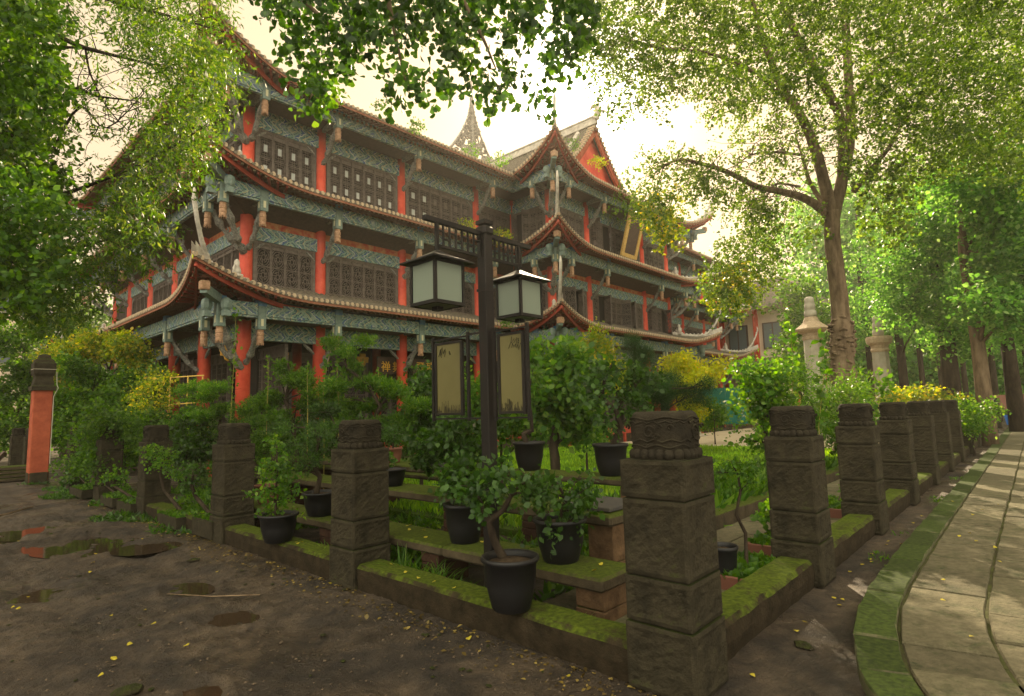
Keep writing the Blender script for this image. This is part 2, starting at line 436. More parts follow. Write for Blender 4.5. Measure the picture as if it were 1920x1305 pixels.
def at(px, py, depth):
    """the real place of something seen at a pixel of the photograph, `depth` metres off: used to survey positions"""
    q = ray(px, py) * depth
    return (q.x, q.y, q.z + 1.5)
def limb(a, b, sag=.1, n=6, wob=.05):
    a, b = Vector(a), Vector(b); L = (b - a).length; o = []
    for i in range(n + 1):
        t = i / n; p = a.lerp(b, t); p.z += math.sin(t * math.pi) * sag * L
        if 0 < i < n: p += Vector([random.uniform(-1, 1) * wob * L for _ in range(3)])
        o.append(p)
    return o
def taper(r0, r1, n): return [r0 + (r1 - r0) * (i / (n - 1)) for i in range(n)]
# ================================================================== ground, paving, lawn
def sub_axis(segs):
    o = []
    for a, b, st in segs: o += list(np.arange(a, b, st))
    return np.array(sorted(set(np.round(o, 3))))
PUD = [((1.81, 9.2), .55, .9, -.05), ((1.5, 10.7), .4, .6, -.05), ((2.2, 8.0), .33, .34, -.045), ((1.95, 5.8), .17, .26, -.045), ((1.92, 4.78), .19, .25, -.045), ((1.05, 6.85), .28, .30, -.035), ((1.3, 3.62), .10, .16, -.03), ((1.1, 10.2), .3, .5, -.04)]
def ground_z(X, Y):
    z = .018 * np.sin(X * 1.3 + Y * .8) * np.sin(Y * .55 - X * .4 + 1) + .010 * np.sin(X * 5.1 - Y * 2.3) * np.sin(Y * 4.3 + 1) + .006 * np.sin(X * 13 + Y * 3 + np.sin(Y * 7)) * np.sin(Y * 11 - X * 5)
    tr = np.exp(-((X - 1.15 - .08 * np.sin(Y * .7)) / .16) ** 2) + np.exp(-((X - 2.05 + .06 * np.sin(Y * .9)) / .14) ** 2)
    z = z - .022 * tr * (Y > 2)
    for (cx, cy), rx, ry, dz in PUD:
        q = ((X - cx) / rx) ** 2 + ((Y - cy) / ry) ** 2 + .5 * np.sin(X * 9 + cy) * np.sin(Y * 7 + cx)
        z = z + dz * np.exp(-q * 1.1) * (1 + .25 * np.sin(X * 27 + Y * 11) * np.sin(Y * 21 - X * 9)) + .02 * np.exp(-((q - 2.0) / .8) ** 2)
    z = z + .07 * np.exp(-(((X - 2.1) / .3) ** 2 + ((Y - 9.9) / .5) ** 2))
    edge = np.clip((np.abs(Y - 1.3) - .6) / 1.0, 0, 1) * (X < 3) + 0
    return z * np.where(X < 2.8, 1, .12)
def add_ground():
    xs = sub_axis([(-400, -40, 40), (-40, -6, 4), (-6, -.5, .5), (-.5, 3, .03), (3, 8, .2), (8, 60, 2), (60, 640, 40)])
    ys = sub_axis([(-400, -40, 40), (-40, -6, 4), (-6, 1, .2), (1, 8, .035), (8, 14, .06), (14, 24, .3), (24, 80, 3), (80, 640, 40)])
    X, Y = np.meshgrid(xs, ys, indexing='ij')
    rn = (np.random.default_rng(3).normal(size=X.shape) * .0028 + .006 * np.sin(X * 23 + 3 * np.sin(Y * 9)) * np.sin(Y * 19 + 2 * np.sin(X * 13)) + .005 * np.sin(X * 41 + Y * 17 + 2 * np.sin(Y * 31)) * np.sin(Y * 47 - X * 29)) * ((X < 3.2) & (X > -.6) & (Y < 14) & (Y > .9))
    Z = ground_z(X, Y) + rn - .01
    nx, ny = X.shape
    co = np.stack([X, Y, Z], -1).reshape(-1, 3)
    i = np.arange(nx - 1)[:, None] * ny + np.arange(ny - 1)[None, :]
    fc = np.stack([i, i + ny, i + ny + 1, i + 1], -1).reshape(-1, 4)
    me = bpy.data.meshes.new("ground"); n = len(fc)
    me.vertices.add(len(co)); me.vertices.foreach_set("co", co.reshape(-1))
    me.loops.add(n * 4); me.loops.foreach_set("vertex_index", fc.reshape(-1).astype(np.int32))
    me.polygons.add(n); me.polygons.foreach_set("loop_start", np.arange(0, n * 4, 4, dtype=np.int32)); me.polygons.foreach_set("loop_total", np.full(n, 4, dtype=np.int32))
    me.polygons.foreach_set("use_smooth", [True] * n)
    me.update(calc_edges=True)
    m = mat("damp_earth", (.015, .0108, .0065), .72, .35, col2=(.068, .049, .030), nscale=7, bump=1.0, bscale=45, detail=12, distort=.6)
    nn = m.node_tree.nodes; l = m.node_tree.links
    t = nn.new("ShaderNodeTexNoise"); t.inputs["Scale"].default_value = .8; t.inputs["Detail"].default_value = 5
    l.new(nn["Texture Coordinate"].outputs["Object"], t.inputs["Vector"])
    mr = nn.new("ShaderNodeMapRange"); mr.inputs[1].default_value = .42; mr.inputs[2].default_value = .62; mr.inputs[3].default_value = .85; mr.inputs[4].default_value = .20
    l.new(t.outputs["Fac"], mr.inputs[0]); l.new(mr.outputs[0], nn["Principled BSDF"].inputs["Roughness"])
    t3 = nn.new("ShaderNodeTexNoise"); t3.inputs["Scale"].default_value = 1.1; t3.inputs["Detail"].default_value = 7; t3.inputs["Distortion"].default_value = 1.2
    l.new(nn["Texture Coordinate"].outputs["Object"], t3.inputs["Vector"])
    m3 = nn.new("ShaderNodeMapRange"); m3.inputs[1].default_value = .38; m3.inputs[2].default_value = .62; m3.inputs[3].default_value = .45; m3.inputs[4].default_value = 1.25
    l.new(t3.outputs["Fac"], m3.inputs[0]); bc = nn["Principled BSDF"].inputs["Base Color"]; src = bc.links[0].from_socket
    x = nn.new("ShaderNodeMix"); x.data_type = 'RGBA'; x.blend_type = 'MULTIPLY'; x.inputs[0].default_value = 1
    l.new(src, x.inputs[6]); l.new(m3.outputs[0], x.inputs[7]); l.new(x.outputs[2], bc)
    me.materials.append(m)
    o = bpy.data.objects.new("ground", me); COL.objects.link(o); tag(o, kind="structure")
add_ground()
def clods(n=5200):
    y = 1.2 + 11 * rng.random(n) ** 1.4; x = 2.82 - 2.6 * rng.random(n) ** 1.2; s = .0025 + .009 * rng.random(n) ** 3
    z = ground_z(x, y) - .008
    o = np.array([(1, 0, 0), (0, 1, 0), (-1, 0, 0), (0, -1, 0), (0, 0, .8), (.4, .3, .5)]); th = rng.random(n) * 6.28
    q = o[None] * (1 + .5 * rng.normal(size=(n, 6, 1)) * .6); X = q[..., 0] * np.cos(th)[:, None] - q[..., 1] * np.sin(th)[:, None]; Y = q[..., 0] * np.sin(th)[:, None] + q[..., 1] * np.cos(th)[:, None]
    P = np.stack([x[:, None] + X * s[:, None] * 1.3, y[:, None] + Y * s[:, None], z[:, None] + q[..., 2] * s[:, None]], -1).reshape(-1, 3)
    F = np.array([(0, 1, 4), (1, 2, 4), (2, 3, 4), (3, 0, 4), (0, 1, 5)]); F = (F[None] + 6 * np.arange(n)[:, None, None]).reshape(-1, 3)
    me = bpy.data.meshes.new("soil_crumbs"); me.from_pydata(P.tolist(), [], F.tolist()); me.materials.append(mat("crumb", (.03, .022, .014), .9, .2, col2=(.12, .09, .06), nscale=14)); me.update()
    tag(bpy.data.objects.new("soil_crumbs", me), "scattered crumbs of earth and grit on the yard", "grit", kind="stuff"); COL.objects.link(bpy.data.objects["soil_crumbs"])
clods()
M_['water'] = mat("puddle_water", (.03, .02, .012), .04, .6, bump=.02, bscale=6)
for i, ((cx, cy), rx, ry, dz) in enumerate(PUD):
    mb = MB(); n = 28
    z0 = float(ground_z(np.array(cx), np.array(cy))) + abs(dz) * .38 - .01
    ring = [(cx + rx * 1.1 * math.cos(a) , cy + ry * 1.1 * math.sin(a), z0) for a in [2 * math.pi * k / n for k in range(n)]]
    mb.add(ring, [tuple(range(n))])
    o = mb.build("puddle_water", M_['water']); tag(o, kind="structure")

# stone walk on the right: rows of slabs that follow a bending kerb
edge = [(1.3, -2.2), (2.0, -.9), (2.6, .0), (3.0, .45), (3.45, .78), (4.05, .97), (4.8, 1.09), (5.6, 1.13), (7, 1.15), (9.2, 1.16), (13, 1.16), (19.4, 1.17), (30, 1.2), (46, 1.2)]
def resample(pts, step):
    P = [Vector((*p, 0)) for p in pts]; dense = []
    for i in range(len(P) - 1):
        p0, p1, p2, p3 = P[max(i - 1, 0)], P[i], P[i + 1], P[min(i + 2, len(P) - 1)]
        for k in range(20):
            t = k / 20
            dense.append(.5 * ((2 * p1) + (p2 - p0) * t + (2 * p0 - 5 * p1 + 4 * p2 - p3) * t * t + (3 * p1 - 3 * p2 + p3 - p0) * t ** 3))
    dense.append(P[-1]); o = [dense[0]]; acc = 0
    for a, b in zip(dense, dense[1:]):
        L = (b - a).length; acc += L
        if acc >= step: o.append(b); acc = 0
    return o
EC = resample(edge, .12)
def off(i, d):
    a, b = EC[max(i - 1, 0)], EC[min(i + 1, len(EC) - 1)]; t = (b - a).normalized()
    return EC[i] + Vector((t.y, -t.x, 0)) * d
def slab_mat():
    m = mat("walk_slab", (.072, .065, .036), .85, .2, col2=(.135, .118, .07), nscale=14, bump=.7, bscale=40, moss=((.06, .07, .025), .22))
    return island_tone(m, .72, 1.12)
M_['slab'] = slab_mat()
M_['mslab'] = mat("mossy_walk_slab", (.06, .062, .028), .9, .15, col2=(.12, .105, .065), nscale=3, bump=.4, bscale=18, moss=((.045, .065, .012), .75))
island_tone(M_['mslab'], .7, 1.15)
def paving():
    mb = MB(); rowd = [0, .25, .72, 1.28, 1.85, 2.5, 3.2, 4.0]
    for rI in range(len(rowd) - 1):
        d0, d1 = rowd[rI] + .003, rowd[rI + 1] - .003
        i = 0; random.seed(40 + rI)
        while i < len(EC) - 8:
            st = random.choice([3, 4, 4, 5]) if EC[i].x < 25 else 10
            j = min(i + st, len(EC) - 1)
            z = .055 + random.uniform(-.008, .008) + (.012 if rI == 0 else 0); tl = random.uniform(-.005, .005)
            idx = list(range(i, j + 1)); g = .006
            top = [off(k, d0) for k in idx] + [off(k, d1) for k in reversed(idx)]
            c = sum(top, Vector()) / len(top)
            up = []; lo = []; md = []
            for p in top:
                q = c + (p - c) * (1 - (g + .003) / max((p - c).length, .1))
                q2 = c + (p - c) * (1 - (g + .012) / max((p - c).length, .1))
                up.append((q2.x, q2.y, z + tl)); md.append((q.x, q.y, z - .012 + tl)); lo.append((q.x, q.y, -.06))
            n = len(up)
            vs = up + md + lo; fs = [tuple(range(n - 1, -1, -1))] + [(a, (a + 1) % n, n + (a + 1) % n, n + a) for a in range(n)] + [(n + a, n + (a + 1) % n, 2 * n + (a + 1) % n, 2 * n + a) for a in range(n)]
            mb.add(vs, fs, 1 if rI == 0 else 0)
            i = j
    o = mb.build("path", [M_['slab'], M_['mslab']]); tag(o, kind="structure")
    jt = MB(); a = [off(k, .02) for k in range(0, len(EC), 3)]; b = [off(k, 4.0) for k in range(0, len(EC), 3)]
    vs = [(p.x, p.y, .035) for p in a] + [(p.x, p.y, .035) for p in b]; n = len(a)
    jt.add(vs, [(k, n + k, n + k + 1, k + 1) for k in range(n - 1)])
    o = jt.build("path_bedding", mat("joint_earth", (.04, .035, .02), .95, .1, col2=(.06, .07, .02), nscale=6, bump=.6)); tag(o, kind="structure")
paving()
# inner garden path, its edging stones, lawn, square
def flat(name, x0, x1, y0, y1, z, m, nx=1):
    mb = MB(); mb.box(x0, x1, y0, y1, -.05, z, 0); o = mb.build(name, m); tag(o, kind="structure"); return o
mb = MB(); random.seed(5)
x = 3.3
while x < 40:
    w_ = random.uniform(.5, .8); y = 1.72
    for wy in (.42, .42, .36):
        mb.box(x + .008, x + w_ - .008, y + .006, y + wy - .006, -.05, .05 + random.uniform(-.004, .004), 0, .006); y += wy
    x += w_
o = mb.build("garden_path", M_['slab']); tag(o, kind="structure")
mb = MB(); x = 5.2
while x < 40:
    w_ = random.uniform(.9, 1.3); mb.box(x + .006, x + w_ - .006, 2.95, 3.17, -.05, .2 + random.uniform(-.008, .008), 0, .012); x += w_
o = mb.build("stone_edging", M_['shelf']); tag(o, "low row of edging stones between the garden path and the lawn", "edging")
flat("lawn_ground", 5.2, 19.2, 3.17, 16.2, .07, mat("lawn_soil", (.05, .08, .012), .95, .1, col2=(.08, .13, .02), nscale=5, bump=1, bscale=60))
flat("square", 19.2, 60, 3.17, 13.0, .075, mat("square_paving", (.36, .30, .20), .85, .2, col2=(.46, .39, .27), nscale=2, bump=.2, bscale=10))
def grass(name, n, xr, yr, z, h, m, lbl=None, keep=None, sp=.35):
    p = np.stack([rng.uniform(*xr, n), rng.uniform(*yr, n), np.full(n, z)], -1)
    if keep is not None: p = p[keep(p)]
    n = len(p)
    d = rng.normal(size=(n, 3)) * sp; d[:, 2] = 1
    o = leaves_mesh(name, p, d, h * (.5 + rng.random(n)), 'long', m); tag(o, lbl, "grass", kind="stuff"); return o
grass("lawn_grass", 70000, (5.3, 19.1), (3.2, 13), .07, .10, L_['grass'], "short bright lawn grass in front of the temple")
grass("lawn_edge_grass", 9000, (5.3, 14), (3.2, 4.6), .07, .24, L_['mid'], "longer dark grass along the edging stones", sp=.8)
grass("garden_ground_cover", 16000, (3.25, 7), (1.9, 14), .0, .13, L_['mid'], "low weeds between the stone shelves", keep=lambda p: ((np.sin(p[:, 0] * 3) * np.sin(p[:, 1] * 2.1)) > -.2) & ~((p[:, 1] < 2.95) & (p[:, 0] > 3.2)), sp=1.1)
grass("kerb_weeds", 3500, (2.2, 2.86), (8, 19), .0, .09, L_['dark'], "small weeds at the foot of the left row of posts", keep=lambda p: (np.sin(p[:, 1] * 2.2) * np.sin(p[:, 1] * .9 + 1) + (p[:, 0] - 2.55) * 2) > .15, sp=1.2)
grass("path_side_weeds", 900, (4.6, 14), (1.1, 1.36), .0, .05, L_['bright'], "thin tufts between the stone walk and the posts", keep=lambda p: np.sin(p[:, 0] * 3.1) * np.sin(p[:, 0] * 1.3) > .5, sp=1.1)

# ================================================================== stone posts and kerbs
def make_post():
    root = empty("stone_post", (0, 0, 0), "x", "stone post", "carved stone fence posts")
    rq = random.Random(2)
    zs = [(0.0, .338, .405), (.350, .582, .392), (.594, .996, .385), (1.008, 1.21, .392)]
    for z0, z1, wd in zs:
        mb = MB(); n = 18; h = wd / 2; bev = .006
        # rock-faced block: each face a grid pushed in and out inside a smooth margin
        for s in range(4):
            ca, sa = [(1, 0), (0, 1), (-1, 0), (0, -1)][s]
            vs = []; nz = max(6, int((z1 - z0) / .021))
            for i in range(n + 1):
                for j in range(nz + 1):
                    a = -h + 2 * h * i / n; z = z0 + (z1 - z0) * j / nz
                    rim = i in (0, n) or j in (0, nz)
                    o = (h - bev) if rim else h - (0 if (i in (1, n - 1) or j in (1, nz - 1)) else .002 + .0045 * (1 + math.sin(j * 1.9 + math.sin(i * .8 + s * 2) * 2.2 + z0 * 9)) * .5 + rq.uniform(-.002, .006))
                    aa = max(-h + bev, min(h - bev, a)); z = max(z0 + (0 if rim else 0), z)
                    x_, y_ = o, aa
                    vs.append((x_ * ca - y_ * sa, x_ * sa + y_ * ca, z))
            fs = [(i * (nz + 1) + j, (i + 1) * (nz + 1) + j, (i + 1) * (nz + 1) + j + 1, i * (nz + 1) + j + 1) for i in range(n) for j in range(nz)]
            mb.add(vs, fs)
        q = h - bev
        mb.add([(-q, -q, z1), (q, -q, z1), (q, q, z1), (-q, q, z1)], [(0, 1, 2, 3)])
        mb.build("block", M_['stone'], root)
    mb = MB(); mb.box(-.17, .17, -.17, .17, .0, 1.215)
    mb.build("core", M_['stone_cap'], root)
    # cap: ring of petals and a carved drum with rounded square plan
    mb = MB()
    def sq(z, r, k=4.0, n=40, w=0):
        o = []
        for i in range(n):
            a = 2 * math.pi * i / n; c, s = abs(math.cos(a)), abs(math.sin(a)); q = r / ((c ** k + s ** k) ** (1 / k))
            q *= 1 + w * math.sin(a * 20)
            o.append((q * math.cos(a), q * math.sin(a), z))
        return o
    drum = []
    for z, r in ((1.235, .150), (1.25, .154), (1.28, .158), (1.34, .163), (1.40, .164), (1.44, .160), (1.462, .152), (1.475, .138)):
        ring = sq(z, r)
        if 1.27 < z < 1.45: ring = [((x * (1 + rq.uniform(-.03, .03))), y * (1 + rq.uniform(-.03, .03)), zz) for x, y, zz in ring]
        drum.append(ring)
    mb.rings(drum)
    # raised scroll relief round the drum
    for k in range(4):
        a0 = math.pi / 2 * k
        for cz, ca, r_, turns in ((1.36, -.5 + .22 * k, .042, 1.3), (1.335, .45 - .12 * k, .020, .9), (1.39, .12 + .1 * k, .016, .8), (1.34, -.1 + .1 * k, .022, .6), (1.385, .62, .022, .7)):
            pts = []
            for t in range(15):
                th = t / 14 * turns * 2 * math.pi; rq_ = r_ * (1 - t / 18)
                lx = math.tan(ca) * .165 + rq_ * math.cos(th); lz = cz + rq_ * math.sin(th)
                x_, y_ = .168, lx
                pts.append((x_ * math.cos(a0) - y_ * math.sin(a0), x_ * math.sin(a0) + y_ * math.cos(a0), lz))
            mb.tube(pts, .0055, 5)
        for t in range(0):
            y_ = -.13 + .065 * t
            pts = [(.160 * math.cos(a0) - yy * math.sin(a0), .160 * math.sin(a0) + yy * math.cos(a0), zz) for yy, zz in ((y_ - .03, 1.435), (y_, 1.41), (y_ + .03, 1.435))]
            mb.tube(pts, .008, 5)
    for z_, q_ in ((1.285, 1.0), (1.315, 1.5), (1.415, 2.0), (1.435, .7)):
        pts = []
        for i in range(49):
            a = 2 * math.pi * i / 48; c, s = abs(math.cos(a)), abs(math.sin(a)); q = (.161 if z_ < 1.3 else .164) / ((c ** 4 + s ** 4) ** .25); pts.append((q * math.cos(a), q * math.sin(a), z_ + .008 * math.sin(a * 8 * q_)))
        mb.tube(pts, .0055, 5, 0, False)
    mb.build("cap", M_['stone_cap'], root, True)
    mb = MB(); n = 22
    for i in range(n):
        a = 2 * math.pi * i / n; c, s = abs(math.cos(a)), abs(math.sin(a)); q = .152 / ((c ** 4 + s ** 4) ** .25)
        cx, cy = q * math.cos(a), q * math.sin(a)
        mb.lathe((cx, cy, 1.21), [(.014, 0), (.026, .006), (.029, .03), (.024, .050), (.012, .058)], 8)
    mb.build("petal_ring", M_['stone_cap'], root, True)
    return root
POST0 = make_post()
h_ = .1925
def side_lbl(k, row):
    names = ["", "first", "second", "third", "fourth", "fifth", "sixth", "seventh", "eighth", "ninth", "tenth", "eleventh", "twelfth", "thirteenth", "fourteenth"]
    return f"{names[k]} mossy stone post past the corner one, along the {row}"
left_y = [4.53, 7.42, 10.55, 13.4, 16.05, 22.2, 25.0]
right_x = [5.28, 7.68, 10.1, 12.55, 15.0, 17.4, 19.9, 22.8, 26, 29.5, 33, 37]
POST0.location = (2.83 + h_, 1.40 + h_, 0); POST0["label"] = "big square stone post at the fence corner, nearest to the viewer"
for k, y in enumerate(left_y):
    dup(POST0, (2.83 + h_, y + h_, -.004 * y if y < 17 else -.08), 0 if k % 2 else math.pi / 2, side_lbl(k + 1, "bare earth yard on the left") if k < 5 else ["nearer", "farther"][k - 5] + " of two grey stone posts beyond the red pillar, far left")
for k, x in enumerate(right_x):
    dup(POST0, (x - .04 + h_, 1.43 + h_, 0), math.pi / 2 * (k % 4), side_lbl(k + 1, "curving stone walk on the right"))
def kerb(x0, x1, y0, y1, z, lbl):
    root = MB(); n = 14; lx = abs(x1 - x0) > abs(y1 - y0)
    rq = random.Random(int(x0 * 10 + y0 * 7)); rings = []
    for i in range(n + 1):
        t = i / n
        if lx: c = x0 + (x1 - x0) * t; a, b = y0, y1
        else: c = y0 + (y1 - y0) * t; a, b = x0, x1
        d = [rq.uniform(-.008, .008) for _ in range(6)]
        pr = [(a + d[0] + .02, -.05), (a + d[1], z * .45), (a + d[2], z - .03), (a + .03 + d[3] * .5, z + d[4] * .6), (b - .03, z + d[5] * .6), (b, z - .03), (b, -.05)]
        rings.append([(c, p, q) if lx else (p, c, q) for p, q in pr])
    root.rings(rings)
    o = root.build("stone_kerb", M_['kerb']); tag(o, lbl, "kerb", "mossy kerbs between the posts")
ly = [1.40] + left_y[:3]
nm = ["from the corner post to the next on the left", "between the two nearest left-hand posts beyond the corner", "under the bonsai trays, two posts along on the left"]
for i in range(3): kerb(2.86, 3.13, ly[i] + .39, ly[i + 1], .2, "mossy stone kerb " + nm[i])
rx = [2.83] + [x - .04 for x in right_x]
for i in range(9):
    kerb(rx[i] + .39, rx[i + 1], 1.49, 1.77, .21, "mossy stone kerb beside the walk, " + (["running from the corner post", "between the two next posts"] + [f"gap {q} from the corner" for q in ("three", "four", "five", "six", "seven", "eight", "nine")])[i])

# ================================================================== stone shelves for the pots
def shelf(x0, x1, y0, y1, z, th, lbl, piers, kindm='shelf', pm='brick'):
    root = empty("stone_shelf", (x0, y0, 0), lbl, "plant shelf", "stone shelves for potted plants")
    mb = MB(); y = y0; rq = random.Random(int(z * 100 + y0 * 10))
    mb2 = MB()
    while y < y1 - .2:
        L = min(rq.uniform(1.3, 1.9), y1 - y)
        if y1 - (y + L) < .4: L = y1 - y
        mb2.box(x0 + rq.uniform(-.015, .015), x1 + rq.uniform(-.015, .015), y + .006, y + L - .006, z - th, z + rq.uniform(-.004, .004), 0, .018); y += L
    local(mb2, root).build("slab", M_[kindm], root)
    for i, py in enumerate(piers):
        p = MB(); rows = max(2, int((z - th) / (.075 if i else .22))); hh = (z - th) / rows
        for k in range(rows):
            q = rq.uniform(-.006, .006)
            p.box(x0 + .05 + q, x1 - .05 + q, py, py + .24, k * hh, (k + 1) * hh - .006, 0, .006)
        local(p, root).build("pier", M_[pm if i else 'pier'], root)
    return root
shelf(3.3, 3.76, 2.25, 8.9, .36, .09, "lowest mossy stone shelf, just behind the left kerb", [2.28, 4.0, 5.8, 7.6])
shelf(3.9, 4.36, 2.55, 9.6, .66, .09, "middle stone shelf with a rough brown end pier behind the corner post", [2.58, 4.4, 6.2, 8.0])
shelf(4.55, 4.95, 5.0, 11, .84, .08, "upper stone shelf at the back of the pot stand", [5.05, 7, 9])
shelf(5.3, 5.7, 5.6, 11, .62, .07, "rear stone shelf at the edge of the lawn", [5.7, 7.6, 9.6])
shelf(5.0, 5.4, 2.9, 4.8, .8, .08, "short stone shelf carrying two tall black pots", [2.95, 4.3])
mb = MB(); mb.box(3.98, 4.5, 2.62, 3.1, .665, .70, 0, .006); tag(mb.build("loose_slab", M_['slabd']), "thin dark slab lying on the end of the middle stone shelf", "stone slab")
mb = MB(); mb.box(4.62, 4.9, 5.3, 5.75, .845, .90, 0, .006); tag(mb.build("loose_slab", M_['slabd']), "small dark flat stone on the upper shelf", "stone slab")
# ================================================================== the temple hall
TEMPLE = empty("temple_hall", (7, 17.1, 0), "three-storey red and teal wooden temple hall with upturned tiled eaves", "temple")
OE, TIP = 1.75, 2.15
class Wall:
    def __init__(s, ox, oy, dx, dy, L, cols, eL, eR, detail=True):
        s.o, s.d, s.n, s.L, s.cols, s.eL, s.eR, s.detail = (ox, oy), (dx, dy), (dy, -dx), L, cols, eL, eR, detail
    def P(s, a, o, z):
        return (s.o[0] + s.d[0] * a + s.n[0] * o, s.o[1] + s.d[1] * a + s.n[1] * o, z)
WA = Wall(7, 17.1, 1, 0, 11.95, [0, 2.4, 5.7, 9.6, 11.95], 'hip', 'val')
WB = Wall(18.95, 17.1, 0, -1, 2.2, [0, 2.2], 'val', 'hip')
WC = Wall(18.95, 14.9, 1, 0, 10.45, [0, 2.7, 7.75, 10.45], 'hip', 'hip')
WD = Wall(29.4, 14.9, 0, 1, 2.2, [0, 2.2], 'hip', 'val')
WE = Wall(29.4, 17.1, 1, 0, 11.9, [0, 2.3, 6.2, 9.5, 11.9], 'val', 'hip')
WF = Wall(7, 31.3, 0, -1, 14.2, [0, 2.4, 5.3, 8.2, 11.1, 14.2], 'hip', 'hip')
WG = Wall(41.3, 17.1, 0, 1, 14.2, [0, 4.7, 9.5, 14.2], 'hip', 'hip', False)
WALLS = [WA, WB, WC, WD, WE, WF, WG]
ZE = [4.9, 8.2, 11.36]; ZW = [5.5, 8.8, 11.96]; RISE = [.68, .72, 1.15]
TIPZ = [3.57, 7.02, 10.42]; FB = [(4.36, 4.72), (7.76, 8.12), (11.02, 11.42)]
DT = [3.82, 6.87, 10.46]; TT = [4.34, 7.30, 10.88]
def kk(w_, a):
    k = 0
    if w_.eL == 'hip': k = max(k, max(0, 1 - (a + TIP) / 3.6) ** 2.0)
    if w_.eR == 'hip': k = max(k, max(0, 1 - (w_.L - a + TIP) / 3.6) ** 2.0)
    return k
def oeave(w_, a): return OE + (TIP - OE) * kk(w_, a)
def zroof(w_, a, o, fl):
    t = o / oeave(w_, a)
    return ZW[fl] - (ZW[fl] - ZE[fl]) * (t ** .85 if t > 0 else 0) + RISE[fl] * kk(w_, a) * max(t, 0) ** 1.6
def orange(w_, a):
    o0 = max(0, -a if w_.eL == 'hip' else 0, a - w_.L if w_.eR == 'hip' else 0)
    o1 = oeave(w_, a)
    if w_.eL == 'val': o1 = min(o1, a)
    if w_.eR == 'val': o1 = min(o1, w_.L - a)
    return o0, o1
def skirt(w_, fl, tiles, ends, under, raft):
    st = .172
    a = (-TIP if w_.eL == 'hip' else 0) + .05; aend = w_.L + (TIP if w_.eR == 'hip' else 0)
    cols = []
    while a < aend:
        o0, o1 = orange(w_, a)
        if o1 - o0 > .03:
            N = 5; cols.append((a, [(o0 + (o1 - o0) * i / N) for i in range(N + 1)]))
            pts = [w_.P(a, o, zroof(w_, a, o, fl) + .015) for o in cols[-1][1]]
            full = o1 >= oeave(w_, a) - .01
            # barrel tiles: half-round row
            rr_ = .056; rings = []; D = w_.d
            for q in pts:
                rings.append([(q[0] + D[0] * rr_ * math.cos(th), q[1] + D[1] * rr_ * math.cos(th), q[2] + rr_ * 1.1 * math.sin(th)) for th in (0, .8, 1.57, 2.34, 3.14)])
            tiles.rings(rings, 0, False, False)
            if full:
                e = pts[-1]; n = w_.n; ring0 = []; ring1 = []
                for q in range(7):
                    th = 2 * math.pi * q / 7; c, s_ = .056 * math.cos(th), .066 * math.sin(th)
                    ring0.append((e[0] + D[0] * c - n[0] * .10, e[1] + D[1] * c - n[1] * .10, e[2] + .012 + s_)); ring1.append((e[0] + D[0] * c + n[0] * .025, e[1] + D[1] * c + n[1] * .025, e[2] - .005 + s_))
                ends.rings([ring0, ring1], 0)
                # drip tile between the rows
                m_ = w_.P(a + st / 2, o1 + .01, e[2]);
                if orange(w_, a + st / 2)[1] >= oeave(w_, a + st / 2) - .01 and a + st / 2 < aend:
                    zz = zroof(w_, a + st / 2, o1, fl); h2 = st * .42
                    tiles.add([w_.P(a + st / 2 - h2, o1 + .01, zz + .02), w_.P(a + st / 2 + h2, o1 + .01, zz + .02), w_.P(a + st / 2 + h2 * .7, o1 + .02, zz - .035), w_.P(a + st / 2, o1 + .02, zz - .07), w_.P(a + st / 2 - h2 * .7, o1 + .02, zz - .035)], [(0, 1, 2, 3, 4)])
                # rafters: a round lower one and a square flying one with pale end
                b = max(o0, .25)
                if o1 - .3 > b:
                    zb = zroof(w_, a, b, fl) - .15; ze_ = zroof(w_, a, o1 - .1, fl) - .12
                    raft.bar(w_.P(a, b, zb), w_.P(a, o1 - .1, ze_), .07, .08)
                    ends.bar(w_.P(a, o1 - .105, ze_ + .0), w_.P(a, o1 - .09, ze_), .066, .075, 0)
                    raft.bar(w_.P(a + st * .0, b, zb - .11), w_.P(a, o1 - .52, zroof(w_, a, o1 - .52, fl) - .23), .065, .065)
        a += st
    # sheet under the tiles and soffit boards
    for (a0, c0), (a1, c1) in zip(cols, cols[1:]):
        if a1 - a0 > st * 1.5: continue
        v0 = [w_.P(a0, o, zroof(w_, a0, o, fl)) for o in c0]; v1 = [w_.P(a1, o, zroof(w_, a1, o, fl)) for o in c1]; n = len(v0)
        tiles.add(v0 + v1, [(i, i + 1, n + i + 1, n + i) for i in range(n - 1)])
        v0 = [(x, y, z - .07) for x, y, z in v0]; v1 = [(x, y, z - .07) for x, y, z in v1]
        under.add(v0 + v1, [(i, n + i, n + i + 1, i + 1) for i in range(n - 1)])
        e0, e1 = (w_.P(a0, c0[-1] - .02, 0), w_.P(a1, c1[-1] - .02, 0))
        under.bar((e0[0], e0[1], v0[-1][2] - .02), (e1[0], e1[1], v1[-1][2] - .02), .05, .07)
